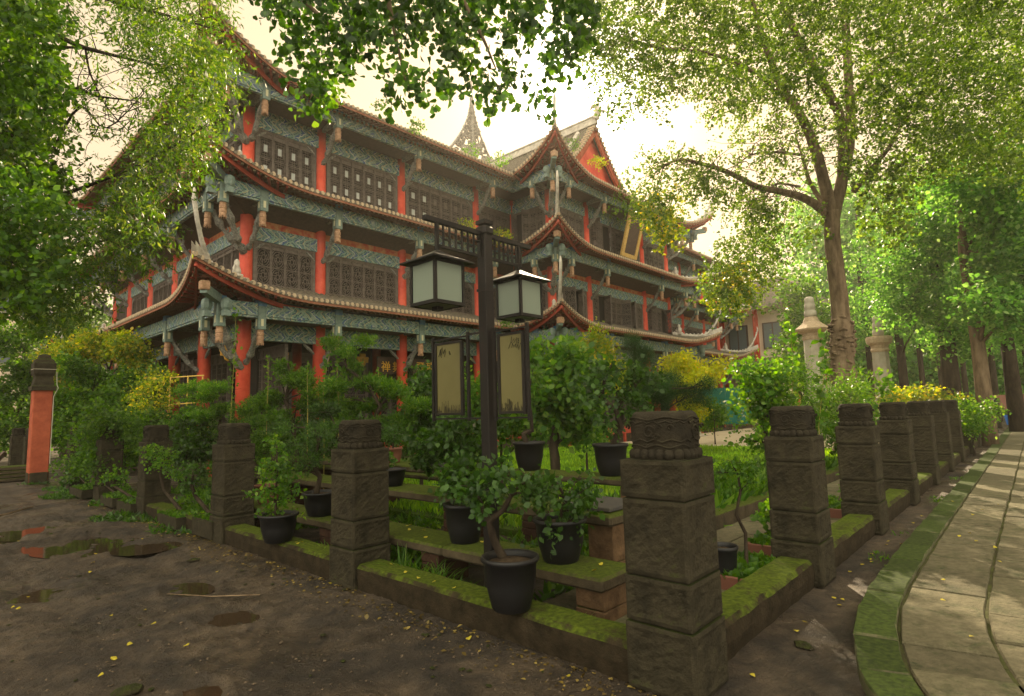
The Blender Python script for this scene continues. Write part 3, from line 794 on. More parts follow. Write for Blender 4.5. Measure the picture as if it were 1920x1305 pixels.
def hip(cx, cy, sx, sy, fl, big=1.0, fig=True):
    """ridge running out over a corner and sweeping up to a horn; sx, sy point outwards"""
    w_ = WF; rd = MB(); pts = []; rad = []
    for i in range(15):
        q = i / 14; o = q * (TIP + .04)
        zs = ZW[fl] - (ZW[fl] - ZE[fl]) * q ** .85 + RISE[fl] * max(0, 1 - (TIP - o) / 3.6) ** 2.0 * q ** 1.6
        up = .12 + 1.25 * big * max(0, (q - .55) / .45) ** 2.6
        pts.append((cx + sx * o, cy + sy * o, zs + up)); rad.append(.105 - .045 * q)
    pts.append((cx + sx * (TIP + .03), cy + sy * (TIP + .03), pts[-1][2] + .28 * big)); rad.append(.03)
    rd.tube(pts, rad, 6, 0, True, .12)
    for (p, q) in zip(pts[:-2], pts[1:-1]):   # bead course on top of the ridge
        m_ = [(a + b) / 2 for a, b in zip(p, q)]; rd.lathe((m_[0], m_[1], m_[2] + .04), [(.05, 0), (.06, .05), (.03, .1)], 6)
    # web under the horn
    wb = []
    for i in range(6, 15):
        q = i / 14; o = q * TIP; zs = ZW[fl] - (ZW[fl] - ZE[fl]) * q ** .85 + RISE[fl] * max(0, 1 - (TIP - o) / 3.6) ** 2.0 * q ** 1.6
        t_ = min(pts[i][2], zs + .32)
        wb.append(((cx + sx * o, cy + sy * o, zs), (cx + sx * o, cy + sy * o, t_)))
    for d in (-.035, .035):
        vs = []
        for a, b in wb: vs += [(a[0] + d * sx, a[1] - d * sy, a[2]), (b[0] + d * sx, b[1] - d * sy, b[2])]
        rd.add(vs, [(2 * i, 2 * i + 1, 2 * i + 3, 2 * i + 2) for i in range(len(wb) - 1)])
    o = local(rd, TEMPLE).build("hip_ridge", M_['ridge'], TEMPLE, True)
    if fig:
        fg = MB(); bx, by, bz = cx + sx * .42, cy + sy * .42, ZW[fl] + .02
        fg.box(bx - .14, bx + .14, by - .14, by + .14, bz - .05, bz + .12, 0, .02)
        fg.lathe((bx, by, bz + .12), [(.11, 0), (.13, .08), (.10, .18), (.07, .27), (.085, .33), (.07, .40), (.02, .45)], 8)
        fg.tube([(bx + .07 * sx, by + .05 * sy, bz + .12), (bx + .12 * sx, by + .09 * sy, bz + .28), (bx + .07 * sx, by + .05 * sy, bz + .38)], [.04, .035, .03], 6)
        fg.tube([(bx - .07 * sx, by - .06 * sy, bz + .12), (bx - .15 * sx, by - .12 * sy, bz + .22), (bx - .10 * sx, by - .08 * sy, bz + .36)], [.03, .035, .01], 6)
        local(fg, TEMPLE).build("ridge_figure", M_['ridge'], o, True)
    # red swept boards and scroll-headed beam ends under the corner
    u = MB(); tz = ZE[fl] + RISE[fl] * (1 - 0 / 3.6) ** 2
    for (ax, ay) in ((1, 0), (0, 1)):
        pts = []
        for i in range(10):
            t = i / 9; al = -TIP * .96 + (TIP + 1.3) * t
            # al runs inwards along one eave; offset falls back towards the beam
            k = max(0, 1 - (al + TIP) / 3.6) ** 2; oo = TIP * .95 + (1.15 - TIP * .95) * min(1, t * 1.3)
            z = ZE[fl] + RISE[fl] * k - .20 - .03 * t
            if ax: pts.append((cx - sx * al * 1.0, cy + sy * oo, z))
            else: pts.append((cx + sx * oo, cy - sy * al * 1.0, z))
        for a, b in zip(pts, pts[1:]): u.bar(a, b, .05, .13)
    # short radiating rafters
    for i in range(9):
        for side in (0, 1):
            t = (i + .5) / 9; al = -TIP + .12 + 2.6 * t; k = max(0, 1 - (al + TIP) / 3.6) ** 2; oo = OE + .4 * k - .08
            ex, ey, ez = (cx - sx * al, cy + sy * oo, ZE[fl] + RISE[fl] * k - .13) if side else (cx + sx * oo, cy - sy * al, ZE[fl] + RISE[fl] * k - .13)
            u.bar((cx + sx * .75 - (sx * t * 1.6 if side else 0), cy + sy * .75 - (0 if side else sy * t * 1.6), ZE[fl] + .02), (ex, ey, ez), .06, .07)
    local(u, TEMPLE).build("corner_rafters", M_['redd'], TEMPLE)
    v = MB(); s2 = 1.1
    v.bar((cx, cy, FB[fl][0] + .12), (cx + sx * 1.75, cy + sy * 1.75, FB[fl][0] + .46), .17, .24)
    for (ex, ey) in ((cx + sx * 1.42, cy + sy * 1.06), (cx + sx * 1.06, cy + sy * 1.42)):
        v.lathe((ex, ey, FB[fl][0] + .02), [(.09, 0), (.13, .06), (.15, .17), (.13, .28), (.05, .34)], 8)
        v.box(ex - .09, ex + .09, ey - .09, ey + .09, FB[fl][0] - .14, FB[fl][0] + .02)
    ex, ey = cx + sx * 1.72, cy + sy * 1.72
    v.box(ex - .11, ex + .11, ey - .11, ey + .11, FB[fl][0] + .42, FB[fl][0] + .66, 1, .02)
    local(v, TEMPLE).build("corner_beam", [M_['tealb'], M_['lotus']], TEMPLE)

def strut(mb, p0, p1, w0=.07):
    p0, p1 = Vector(p0), Vector(p1); pts = []; n = 8
    for i in range(n + 1):
        t = i / n; p = p0.lerp(p1, t); p.z -= .16 * math.sin(math.pi * t) * (1 - t * .3); pts.append(p)
    mb.tube(pts, [w0 * (1.1 + .35 * math.sin(i * 2.4)) for i in range(n + 1)], 6, 0, True, .25)
    for i in (2, 4, 6):
        q = pts[i]; r_ = .085
        mb.tube([(q.x, q.y, q.z + .05), (q.x + random.uniform(-.06, .06), q.y + random.uniform(-.06, .06), q.z + .16), (q.x, q.y, q.z + .24)], [.05, .035, .015], 5)
def hanging(w_, a, o, fl, blk):
    """a hanging post: teal block, lotus drop and fringe"""
    p = w_.P(a, o, 0); z = TIPZ[fl]; h = MB(); x, y = p[0], p[1]
    h.box(x - .115, x + .115, y - .115, y + .115, z + .40, FB[fl][1] + .06, 0, .012)
    h.box(x - .125, x + .125, y - .125, y + .125, FB[fl][1] - .08, FB[fl][1] + .09, 1)
    for dx, dy in ((0, -1), (-1, 0)):
        cx, cy = x + dx * .118, y + dy * .118
        h.box(cx - (.035 if dy else .004), cx + (.035 if dy else .004), cy - (.035 if dx else .004), cy + (.035 if dx else .004), z + .50, z + .70, 2)
    h.lathe((x, y, z), [(.045, .0), (.085, .015), (.095, .07), (.088, .10), (.10, .13), (.10, .19), (.085, .215), (.10, .24), (.10, .31), (.08, .335), (.09, .37), (.09, .402)], 10, 3)
    for k in range(8):
        th = k * math.pi / 4; h.box(x + .085 * math.cos(th) - .014, x + .085 * math.cos(th) + .014, y + .085 * math.sin(th) - .014, y + .085 * math.sin(th) + .014, z - .035, z + .03, 3)
    local(h, TEMPLE).build("hanging_post", [M_['tealb'], M_['blueb'], M_['cream'], M_['lotus']], TEMPLE)

def leafpanel(mb, pn, T, wd, z0, z1, style, light=True):
    """one casement leaf. T(a, b, z): a across, b out of the leaf, z up"""
    def bx(a0, a1, b0, b1, c0, c1, m=0):
        vs = [T(a0, b0, c0), T(a1, b0, c0), T(a1, b1, c0), T(a0, b1, c0), T(a0, b0, c1), T(a1, b0, c1), T(a1, b1, c1), T(a0, b1, c1)]
        (pn if m else mb).add(vs, [(0, 3, 2, 1), (4, 5, 6, 7), (0, 1, 5, 4), (1, 2, 6, 5), (2, 3, 7, 6), (3, 0, 4, 7)], 0)
    e = .038
    bx(0.004, e, 0, .05, z0, z1); bx(wd - e, wd - .004, 0, .05, z0, z1)
    H = z1 - z0; hd = z1 - .16 * (H / 1.5); ft = z0 + .20 * (H / 1.5)
    for c in (z1 - .035, hd, ft, z0): bx(e, wd - e, 0, .045, c, c + .035)
    bx(e, wd - e, 0, .018, hd + .035, z1 - .035); bx(e, wd - e, 0, .018, z0 + .035, ft)
    mid = (hd + ft) / 2
    cells = [(ft + .035, mid - .01), (mid + .02, hd)]
    bx(e, wd - e, 0, .04, mid - .01, mid + .02)
    t = .011
    for ci, (c0, c1) in enumerate(cells):
        ac, cc = wd / 2, (c0 + c1) / 2; hw, hh = (wd - 2 * e) / 2, (c1 - c0) / 2
        if style == 'square':
            for q in (.90, .66, .42):
                a0, a1, d0, d1 = ac - hw * q, ac + hw * q, cc - hh * q, cc + hh * q
                bx(a0, a1, .005, .032, d0, d0 + t * 1.5); bx(a0, a1, .005, .032, d1 - t * 1.5, d1)
                bx(a0, a0 + t * 1.5, .005, .032, d0, d1); bx(a1 - t * 1.5, a1, .005, .032, d0, d1)
            for q in (-1, 1):
                for s in (-.5, .5):
                    bx(min(ac + q * hw * .42, ac + q * hw), max(ac + q * hw * .42, ac + q * hw), .005, .03, cc + s * hh * .4 - t / 2, cc + s * hh * .4 + t / 2)
                    bx(ac + s * hw * .4 - t / 2, ac + s * hw * .4 + t / 2, .005, .03, min(cc + q * hh * .42, cc + q * hh), max(cc + q * hh * .42, cc + q * hh))
            bx(ac - hw * .36, ac + hw * .36, .008, .016, cc - hh * .36, cc + hh * .36, 1 if light else 0)
        elif style == 'round':
            for rq, nn in ((.92, 14), (.62, 10), (.3, 8)):
                P = [(ac + hw * rq * math.cos(2 * math.pi * k / nn), cc + hh * rq * math.sin(2 * math.pi * k / nn)) for k in range(nn)]
                for k in range(nn):
                    if rq == .62 and k % 3 == 1: continue
                    a, b = P[k], P[(k + 1) % nn]
                    mb.bar(T(a[0], .02, a[1]), T(b[0], .02, b[1]), .026, .02)
            for k in range(8):
                th = 2 * math.pi * k / 8 + .2; r0_, r1_ = .3, .92 if k % 2 else .62
                mb.bar(T(ac + hw * r0_ * math.cos(th), .02, cc + hh * r0_ * math.sin(th)), T(ac + hw * r1_ * math.cos(th + .45), .02, cc + hh * r1_ * math.sin(th + .45)), .024, .02)
            for q in (-1, 1):
                for s in (-1, 1): mb.bar(T(ac + q * hw, .02, cc + s * hh * .62), T(ac + q * hw * .62, .02, cc + s * hh), .02, .02)
        elif style == 'diag':
            k = -1.0
            while k < 1.01:
                a0 = ac + hw * k; mb.bar(T(max(ac - hw, a0 - hw * .5), .02, cc - hh), T(min(ac + hw, a0 + hw * .5), .02, cc + hh), .018, .018); k += .4
        else:
            k = .14
            while k < 1: bx(e, wd - e, .005, .03, c0 + (c1 - c0) * k, c0 + (c1 - c0) * k + t); k += .18
            for q in (.25, .5, .75): bx(e + (wd - 2 * e) * q - t / 2, e + (wd - 2 * e) * q + t / 2, .008, .034, c0, c1)
def window(w_, a0, a1, z0, z1, n, style, o=0.0, light=None, opened=None):
    mb, pn = MB(), MB(); jb = .10
    def fb(p, q, r_, s, c0, c1):
        vs = [w_.P(p, r_, c0), w_.P(q, r_, c0), w_.P(q, s, c0), w_.P(p, s, c0), w_.P(p, r_, c1), w_.P(q, r_, c1), w_.P(q, s, c1), w_.P(p, s, c1)]
        mb.add(vs, [(0, 3, 2, 1), (4, 5, 6, 7), (0, 1, 5, 4), (1, 2, 6, 5), (2, 3, 7, 6), (3, 0, 4, 7)])
    fb(a0, a0 + jb, o - .05, o + .06, z0, z1); fb(a1 - jb, a1, o - .05, o + .06, z0, z1); fb(a0 + jb, a1 - jb, o - .05, o + .06, z1 - .05, z1)
    wd = (a1 - a0 - 2 * jb) / n
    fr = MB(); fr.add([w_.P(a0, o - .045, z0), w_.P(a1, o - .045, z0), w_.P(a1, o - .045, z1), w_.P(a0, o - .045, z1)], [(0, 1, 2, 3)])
    for k in range(n):
        s0 = a0 + jb + k * wd
        ang = (opened or {}).get(k, 0)
        if not ang: T = lambda a, b, z, s0=s0: w_.P(s0 + a, o + b, z)
        else:
            ca, sa = math.cos(abs(ang)), math.sin(abs(ang))
            if ang > 0: T = lambda a, b, z, s0=s0: w_.P(s0 + a * ca - b * sa, o + .03 + a * sa + b * ca, z)
            else: T = lambda a, b, z, s0=s0 + wd: w_.P(s0 - (wd - a) * ca + b * sa, o + .03 + (wd - a) * sa + b * ca, z)
        leafpanel(mb, pn, T, wd, z0, z1 - .05, style, light is None or light(k))
    ob = local(mb, TEMPLE).build("window", M_['lattice'], TEMPLE)
    local(fr, TEMPLE).build("shade_backing", M_['void'], ob)  # near-black sheet stands for the dark room behind the lattice
    if pn.v: local(pn, TEMPLE).build("pane", M_['pane'], ob)
    return ob

def build_temple():
    cA = MB(); core = MB()
    core.box(7.12, 41.1, 17.22, 31.1, 4.4, 11.9); core.box(19.07, 29.28, 15.02, 17.5, 4.4, 11.9)
    core.box(8.3, 39.6, 19.2, 31.0, .75, 4.4); core.box(20.6, 27.8, 17.2, 19.5, .75, 4.4)
    local(core, TEMPLE).build("dark_inner_wall", M_['void'], TEMPLE)  # inner walls coloured near-black to stand for the unlit interior
    pd = MB(); pd.box(5.4, 42.9, 15.5, 32.9, -.1, .70, 0, .02); pd.box(17.4, 31, 13.2, 15.49, -.1, .70, 0, .02)
    local(pd, TEMPLE).build("podium", M_['shelf'], TEMPLE)
    pr = MB()
    for (x0, x1, y) in ((5.5, 17.3, 15.44), (17.45, 22, 13.14), (26.4, 30.9, 13.14), (31.1, 42.8, 15.44)):
        pr.box(x0, x1, y, y + .05, .42, .66); x = x0
        while x < x1: pr.box(x, x + .12, y - .02, y + .1, .05, .72); x += 1.3
    local(pr, TEMPLE).build("podium_rail", M_['redd'], TEMPLE)
    # steps up to the wing
    st = MB()
    for k in range(5): st.box(22.2, 26.2, 13.19 - (5 - k) * .32, 13.19, k * .14 - .02, (k + 1) * .14 - .004, 0, .01)
    local(st, TEMPLE).build("steps", M_['white'], TEMPLE)
    for fl in range(3):
        for w_ in WALLS:
            T_, E_, U_, R_ = MB(), MB(), MB(), MB(); skirt(w_, fl, T_, E_, U_, R_)
            rf = local(T_, TEMPLE).build("roof", M_['tile'], TEMPLE)
            local(E_, TEMPLE).build("eave_tiles", M_['tend'], rf)
            local(U_, TEMPLE).build("soffit", M_['rafter'], rf)
            local(R_, TEMPLE).build("rafters", M_['rafter'], rf)
            # fascia beam carried by the hanging posts, soffit ceiling behind it
            a0 = -1.1 if w_.eL == 'hip' else 1.1; a1 = w_.L + 1.1 if w_.eR == 'hip' else w_.L - 1.1
            b = MB(); z0, z1 = FB[fl]
            adj = .003 if w_.d[0] else 0
            b.bar(w_.P(a0, 1.1, (z0 + z1) / 2 + adj), w_.P(a1, 1.1, (z0 + z1) / 2 + adj), .16 - adj, z1 - z0)
            b.bar(w_.P(a0, 1.1, z0 - .035 + adj), w_.P(a1, 1.1, z0 - .035 + adj), .11 - adj, .05)
            local(b, TEMPLE).build("eave_beam", M_['paint'], TEMPLE)
            c = MB(); zc = TT[fl] + .22 if fl else TT[fl] + .02
            for zz in (zc,):
                c.add([w_.P(a0, 1.05, z1 - .04), w_.P(a1, 1.05, z1 - .04), w_.P(w_.L, 0.02, zc), w_.P(0, .02, zc)], [(0, 1, 2, 3)])
            local(c, TEMPLE).build("porch_ceiling", M_['darkw'], TEMPLE)
            # tie beam over the windows
            t = MB(); t.bar(w_.P(0, 0.0, (DT[fl] + TT[fl]) / 2 + adj), w_.P(w_.L, 0.0, (DT[fl] + TT[fl]) / 2 + adj), .20 - adj, TT[fl] - DT[fl])
            local(t, TEMPLE).build("tie_beam", M_['paint'], TEMPLE)
            if fl:
                t = MB(); t.bar(w_.P(0, -.02, TT[fl] + .12), w_.P(w_.L, -.02, TT[fl] + .12), .12, .22)
                local(t, TEMPLE).build("frieze", M_['frieze'] if fl == 1 else M_['paint'], TEMPLE)
            if not w_.detail: continue
            for ci, a in enumerate(w_.cols):
                br = MB()
                corner = (ci == 0 and w_.eL == 'hip') or (ci == len(w_.cols) - 1 and w_.eR == 'hip')
                val = (ci == 0 and w_.eL == 'val') or (ci == len(w_.cols) - 1 and w_.eR == 'val')
                if val: continue
                hanging(w_, a, 1.1, fl, None)
                strut(br, w_.P(a, .12, TIPZ[fl] - .5), w_.P(a, 1.0, TIPZ[fl] + .5))
                br.bar(w_.P(a, .1, FB[fl][0] + .1), w_.P(a, 1.02, FB[fl][0] + .1), .10, .2)
                for s_ in (-1, 1):
                    if (corner and ci == 0 and s_ < 0) or (corner and ci and s_ > 0): continue
                    p, q = w_.P(a + s_ * .18, .03, DT[fl] - .32), w_.P(a + s_ * .55, .03, DT[fl] - .02)
                    br.tube([p, [(u + v) / 2 for u, v in zip(p, q)], q], [.03, .055, .03], 5)
                if br.v: local(br, TEMPLE).build("bracket", M_['bracket'], TEMPLE)
        for (cx, cy, sx, sy) in ((7, 17.1, -1, -1), (7, 31.3, -1, 1), (18.95, 14.9, -1, -1), (29.4, 14.9, 1, -1), (41.3, 17.1, 1, -1)):
            hip(cx, cy, sx, sy, fl, 1.0 if fl < 2 else .7, fl < 2)
            wd = Wall(cx, cy, -sy if 0 else 1, 0, 1, [], '', '')
            hanging(Wall(cx + sx * 1.1, cy + sy * 1.1, 1, 0, 1, [], '', ''), 0, 0, fl, None)
            b = MB(); strut(b, (cx + sx * .12, cy + sy * .12, TIPZ[fl] - .6), (cx + sx * 1.03, cy + sy * 1.03, TIPZ[fl] + .5), .09)
            local(b, TEMPLE).build("bracket", M_['bracket'], TEMPLE)
    # columns, one through every storey
    done = set()
    for w_ in WALLS[:6]:
        for a in w_.cols:
            p = w_.P(a, 0, 0); k = (round(p[0], 1), round(p[1], 1))
            if k in done: continue
            done.add(k); c = MB()
            c.lathe((p[0], p[1], 0), [(.30, .70), (.31, .82), (.27, 1.0), (.24, 1.1)], 12, 1)
            c.lathe((p[0], p[1], 0), [(.20, 1.08), (.195, 4.3), (.18, 7.4), (.165, 11.2)], 14, 0)
            local(c, TEMPLE).build("column", [M_['red'], M_['white']], TEMPLE, True)
    for x in (9.6, 12.9, 16.6):   # inner columns of the porch
        c = MB(); c.lathe((x, 19.0, 0), [(.17, .7), (.16, 4.3)], 12); local(c, TEMPLE).build("column", M_['redd'], TEMPLE, True)
    # windows
    z1_, z2_ = 5.35, 8.65; h = .19
    A = WA.cols
    for i, n in enumerate((4, 6, 6, 4)):
        window(WA, A[i] + h, A[i + 1] - h, z1_, DT[1], n, 'round')
        window(WA, A[i] + h, A[i + 1] - h, z2_, DT[2], n, 'square', light=(lambda k: True) if i < 2 else (lambda k: k < 2) if i == 2 else (lambda k: False))
    window(WB, h, 2.2 - h, z1_, DT[1], 4, 'round', opened={0: 1.2})
    window(WB, h, 2.2 - h, z2_, DT[2], 4, 'square', light=lambda k: False, opened={0: 1.3, 1: -1.2})
    C = WC.cols
    window(WC, C[0] + h, C[1] - h, z1_, DT[1], 4, 'round', opened={1: 1.1, 2: -1.0}, light=lambda k: False)
    window(WC, C[1] + h, C[2] - h, z1_, DT[1], 9, 'round', opened={1: -1.2, 5: 1.0, 6: -.9})
    window(WC, C[2] + h, C[3] - h, z1_, DT[1], 4, 'round', opened={0: 1.2, 3: -1.0})
    window(WC, C[0] + h, C[1] - h, z2_, DT[2], 4, 'square', light=lambda k: False)
    window(WC, C[1] + h, C[2] - h, z2_, DT[2], 8, 'square', light=lambda k: k == 2, opened={0: 1.3, 2: -.7, 5: 1.2, 6: -.8})
    window(WC, C[2] + h, C[3] - h, z2_, DT[2], 4, 'square', light=lambda k: False)
    Fc = WF.cols
    for i in range(5):
        window(WF, Fc[i] + h, Fc[i + 1] - h, z1_, DT[1], 4, 'diag')
        if i > 1: window(WF, Fc[i] + h, Fc[i + 1] - h, z2_, DT[2], 4, 'square')
    E_ = WE.cols
    for i in range(4):
        window(WE, E_[i] + h, E_[i + 1] - h, z1_, DT[1], 4, 'diag'); window(WE, E_[i] + h, E_[i + 1] - h, z2_, DT[2], 4, 'diag')
    # ground floor: carved doors set back behind the porch
    for i, n in enumerate((4, 6, 6)):
        window(WA, A[i] + h + (1.8 if i == 0 else 0), A[i + 1] - h, .75, 3.75, n if i else 2, 'round' if i else 'grid', o=-1.95)
    window(WA, 1.6, 2.5, .75, 3.75, 2, 'grid', o=-1.95)
    for i in range(5): window(WF, Fc[i] + h, Fc[i + 1] - h, .75, 3.8, 5, 'grid', o=-.9 if i < 4 else -1.4)
    for i, n in enumerate((4, 8, 4)): window(WC, C[i] + h, C[i + 1] - h, .75, 3.8, n, 'round', o=-1.6 if i != 1 else -2.0)
    # gilded ornaments hung on the doors' head beam, hanging boards by the porch
    for a in (.25, 2.0, 5.2):
        x, y = 7 + a, 18.9; g = MB()
        g.lathe((x, y, 3.33), [(.02, 0), (.10, .06), (.14, .18), (.10, .27), (.06, .30)], 10)
        g.box(x - .26, x + .26, y - .04, y + .04, 3.62, 3.72, 0, .02); g.box(x - .12, x + .12, y - .05, y + .05, 3.72, 3.84, 0, .02)
        g.box(x - .22, x - .14, y - .05, y + .05, 3.50, 3.64); g.box(x + .14, x + .22, y - .05, y + .05, 3.50, 3.64)
        local(g, TEMPLE).build("gilded_ornament", M_['gold'], TEMPLE)
    for (s, x, z) in (("\u9f8d", 14.45, 3.15), ("\u7985", 12.35, 3.1), ("\u821e", 12.85, 3.1), ("\u98db", 13.95, 3.15)):
        cu = bpy.data.curves.new("lettering", 'FONT'); cu.body = s; cu.size = .42; cu.extrude = .012; cu.align_x = 'CENTER'
        tmp = bpy.data.objects.new("tmp", cu); COL.objects.link(tmp)
        bpy.context.view_layer.update()
        me = bpy.data.meshes.new_from_object(tmp.evaluated_get(bpy.context.evaluated_depsgraph_get()))
        bpy.data.objects.remove(tmp)
        if len(me.polygons) < 3: continue
        me.materials.clear(); me.materials.append(M_['gold'])
        o = bpy.data.objects.new("lettering", me); COL.objects.link(o); o.parent = TEMPLE
        o.rotation_euler = (math.pi / 2, 0, 0); o.location = (x - 7, 17.6 - 17.1, z)
    for q in (12.0, 13.6):
        bd = MB(); bd.box(q, q + 1.2, 17.63, 17.68, 2.98, 3.62); local(bd, TEMPLE).build("name_board", M_['darkw'], TEMPLE)
    # gilt framed board leaning out under the top eave of the wing
    b = MB(); b2 = MB(); c = Vector((24.2, 13.9, 9.9)); up = Vector((0, -.30, 1)).normalized(); out_ = Vector((0, -1, -.30)).normalized()
    def pl(mb, a, b_, w2, h2, d0, d1):
        q = [c + Vector((a + sx * w2, 0, 0)) + up * (b_ + sy * h2) + out_ * d for d in (d0, d1) for sx, sy in ((-1, -1), (1, -1), (1, 1), (-1, 1))]
        mb.add(q, [(0, 3, 2, 1), (4, 5, 6, 7), (0, 1, 5, 4), (1, 2, 6, 5), (2, 3, 7, 6), (3, 0, 4, 7)])
    pl(b, 0, 0, .52, .95, 0, .04)
    for sx in (-1, 1): pl(b2, sx * .60, 0, .10, 1.1, -.02, .09)
    for sy in (-1, 1): pl(b2, 0, sy * 1.02, .5, .09, -.02, .085)
    o = local(b, TEMPLE).build("hanging_board", M_['darkw'], TEMPLE); local(b2, TEMPLE).build("gilt_frame", mat("old_gilt", (.42, .24, .06), .5, .4, col2=(.6, .4, .12), nscale=16, bump=1, bscale=30), o)
    # upper roofs
    up_ = MB(); z0, zr = ZW[2], 16.3; x0, x1, y0, y1 = 7, 41.3, 17.1, 31.3; ym = 24.2
    def ruled(mb, A0, A1, B0, B1, nst, npt, zf, rows=True):
        """surface from the eave line A0-A1 to the ridge line B0-B1 with barrel rows"""
        A0, A1, B0, B1 = map(Vector, (A0, A1, B0, B1)); grid = []
        for i in range(nst + 1):
            a = A0.lerp(A1, i / nst); b = B0.lerp(B1, i / nst); line = []
            for j in range(npt + 1):
                t = j / npt; p = a.lerp(b, t); p.z = a.z + (b.z - a.z) * zf(t); line.append(p)
            grid.append(line)
        vs = [p for l_ in grid for p in l_]; n = npt + 1
        mb.add(vs, [(i * n + j, (i + 1) * n + j, (i + 1) * n + j + 1, i * n + j + 1) for i in range(nst) for j in range(npt)])
        if rows:
            D = (A1 - A0).normalized()
            for l_ in grid:
                mb.rings([[(q + D * .055 * math.cos(th) + Vector((0, 0, .06 * math.sin(th) + .01))) for th in (0, .8, 1.57, 2.34, 3.14)] for q in l_], 0, False, False)
    ff = lambda t: t ** 1.25
    ruled(up_, (x0, y0, z0), (x1, y0, z0), (15, ym, zr), (33.3, ym, zr), 40, 6, ff, False)
    ruled(up_, (x1, y1, z0), (x0, y1, z0), (33.3, ym, zr), (15, ym, zr), 20, 4, ff, False)
    ruled(up_, (x0, y1, z0), (x0, y0, z0), (15, ym, zr), (15.01, ym, zr), 20, 4, ff, False)
    ruled(up_, (x1, y0, z0), (x1, y1, z0), (33.3, ym, zr), (33.31, ym, zr), 20, 4, ff, False)
    gf = lambda t: t ** 1.7; xm = 24.175; yg = 15.75
    ruled(up_, (18.95, ym, z0), (18.95, yg, z0), (xm, ym, zr), (xm, yg, zr), 48, 9, gf)
    ruled(up_, (29.4, yg, z0), (29.4, ym, z0), (xm, yg, zr), (xm, ym, zr), 48, 9, gf)
    # front hip slope under the gable, with side pieces
    ruled(up_, (18.95, 14.9, z0), (29.4, 14.9, z0), (20.9, yg + .35, 12.95), (27.45, yg + .35, 12.95), 58, 3, lambda t: t)
    up_.add([(18.95, 14.9, z0), (20.9, yg + .35, 12.95), (18.95, yg + .35, z0)], [(0, 1, 2)]); up_.add([(29.4, 14.9, z0), (29.4, yg + .35, z0), (27.45, yg + .35, 12.95)], [(0, 1, 2)])
    rf = local(up_, TEMPLE).build("upper_roof", M_['tile'], TEMPLE)
    g = MB(); ga = [(xm + s * 5.22 * (1 - t), yg + .38, z0 + (zr - z0) * gf(t) - .12) for s, t in ((-1, .3), (-1, .45), (-1, .6), (-1, .75), (-1, .88), (1, 1.0), (1, .88), (1, .75), (1, .6), (1, .45), (1, .3))]
    g.add(ga, [tuple(range(len(ga)))]); local(g, TEMPLE).build("gable", M_['red'], rf)
    bb = MB(); ee = MB()
    for s in (-1, 1):
        prev = None
        for k in range(27):
            t = .22 + .78 * k / 26; p = Vector((xm + s * 5.25 * (1 - t), yg - .04, z0 + (zr - z0) * gf(t)))
            if prev is not None:
                q0, q1 = prev - Vector((0, 0, .22)), p - Vector((0, 0, .22)); bb.bar(q0 + Vector((0, .04 + .002 * k, 0)), q1 + Vector((0, .04 + .002 * k, 0)), .05, .34)
                q0, q1 = prev - Vector((0, 0, .5)), p - Vector((0, 0, .5)); bb.bar(q0 + Vector((0, .12, 0)), q1 + Vector((0, .12, 0)), .05, .14)
            ee.tube([p + Vector((0, -.06, .02)), p + Vector((0, .35, .02))], .07, 7); prev = p
    local(bb, TEMPLE).build("barge_board", M_['redp'], rf); local(ee, TEMPLE).build("barge_tiles", M_['tend'], rf)
    rg = MB()
    for (a, b_, wd, hh) in (((xm, yg - .1, zr + .18), (xm, ym, zr + .18), .22, .36), ((xm, yg - .15, zr + .42), (xm, ym, zr + .42), .3, .08), ((15, ym, zr + .2), (33.3, ym, zr + .2), .24, .4)):
        rg.bar(a, b_, wd, hh)
    for s in (-1, 1):
        rg.tube([(xm + s * 5.25 * (1 - t), yg + .9, z0 + (zr - z0) * gf(t) + .12) for t in (.35, .5, .65, .8, .95)], .12, 6)
        rg.tube([(xm + s * 5.25, 14.9, z0 + .1), (xm + s * 4.2, yg - .2, 12.6), (xm + s * 3.3, yg + .35, 13.1)], .11, 6)
        rg.tube([(xm + s * 3.5, yg + .3, z0 + (zr - z0) * gf(.33) + .2), (xm + s * 3.5, ym - 1, z0 + (zr - z0) * gf(.33) + .2)], .13, 6)
    rg.tube([(xm, yg - .05, zr + .3), (xm, yg - .25, zr + .65), (xm, yg - .15, zr + .95), (xm, yg + .1, zr + 1.05), (xm, yg + .25, zr + .9)], [.2, .2, .15, .09, .05], 8)
    rg.tube([(xm, yg - .2, zr + .7), (xm, yg - .6, zr + .55), (xm, yg - .9, zr + .2), (xm, yg - 1.15, zr), (xm, yg - 1.3, zr + .12)], [.05, .045, .04, .03, .02], 6)
    local(rg, TEMPLE).build("roof_ridge", M_['ridge'], rf)
    # openwork ornament crowning the main ridge
    og = MB(); cx, cy, zb = 23.4, 24.2, 16.5; Ht = 4.1
    wz = lambda t: 2.2 * (1 - t) ** 1.7 + .12
    for s in (-1, 1):
        og.tube([(cx + s * wz(t), cy, zb + Ht * t) for t in np.linspace(0, 1, 16)], taper(.10, .04, 16), 6, 0, True, .3)
        og.tube([(cx + s * wz(t) * .55, cy, zb + Ht * t) for t in np.linspace(0, .9, 12)], taper(.08, .03, 12), 6, 0, True, .3)
    og.tube([(cx, cy, zb), (cx, cy, zb + Ht), (cx, cy, zb + Ht + .3)], [.17, .08, .12], 8); og.tube([(cx, cy, zb + Ht + .3), (cx, cy, zb + Ht + 1.9)], [.09, .015], 6)
    rq = random.Random(4)
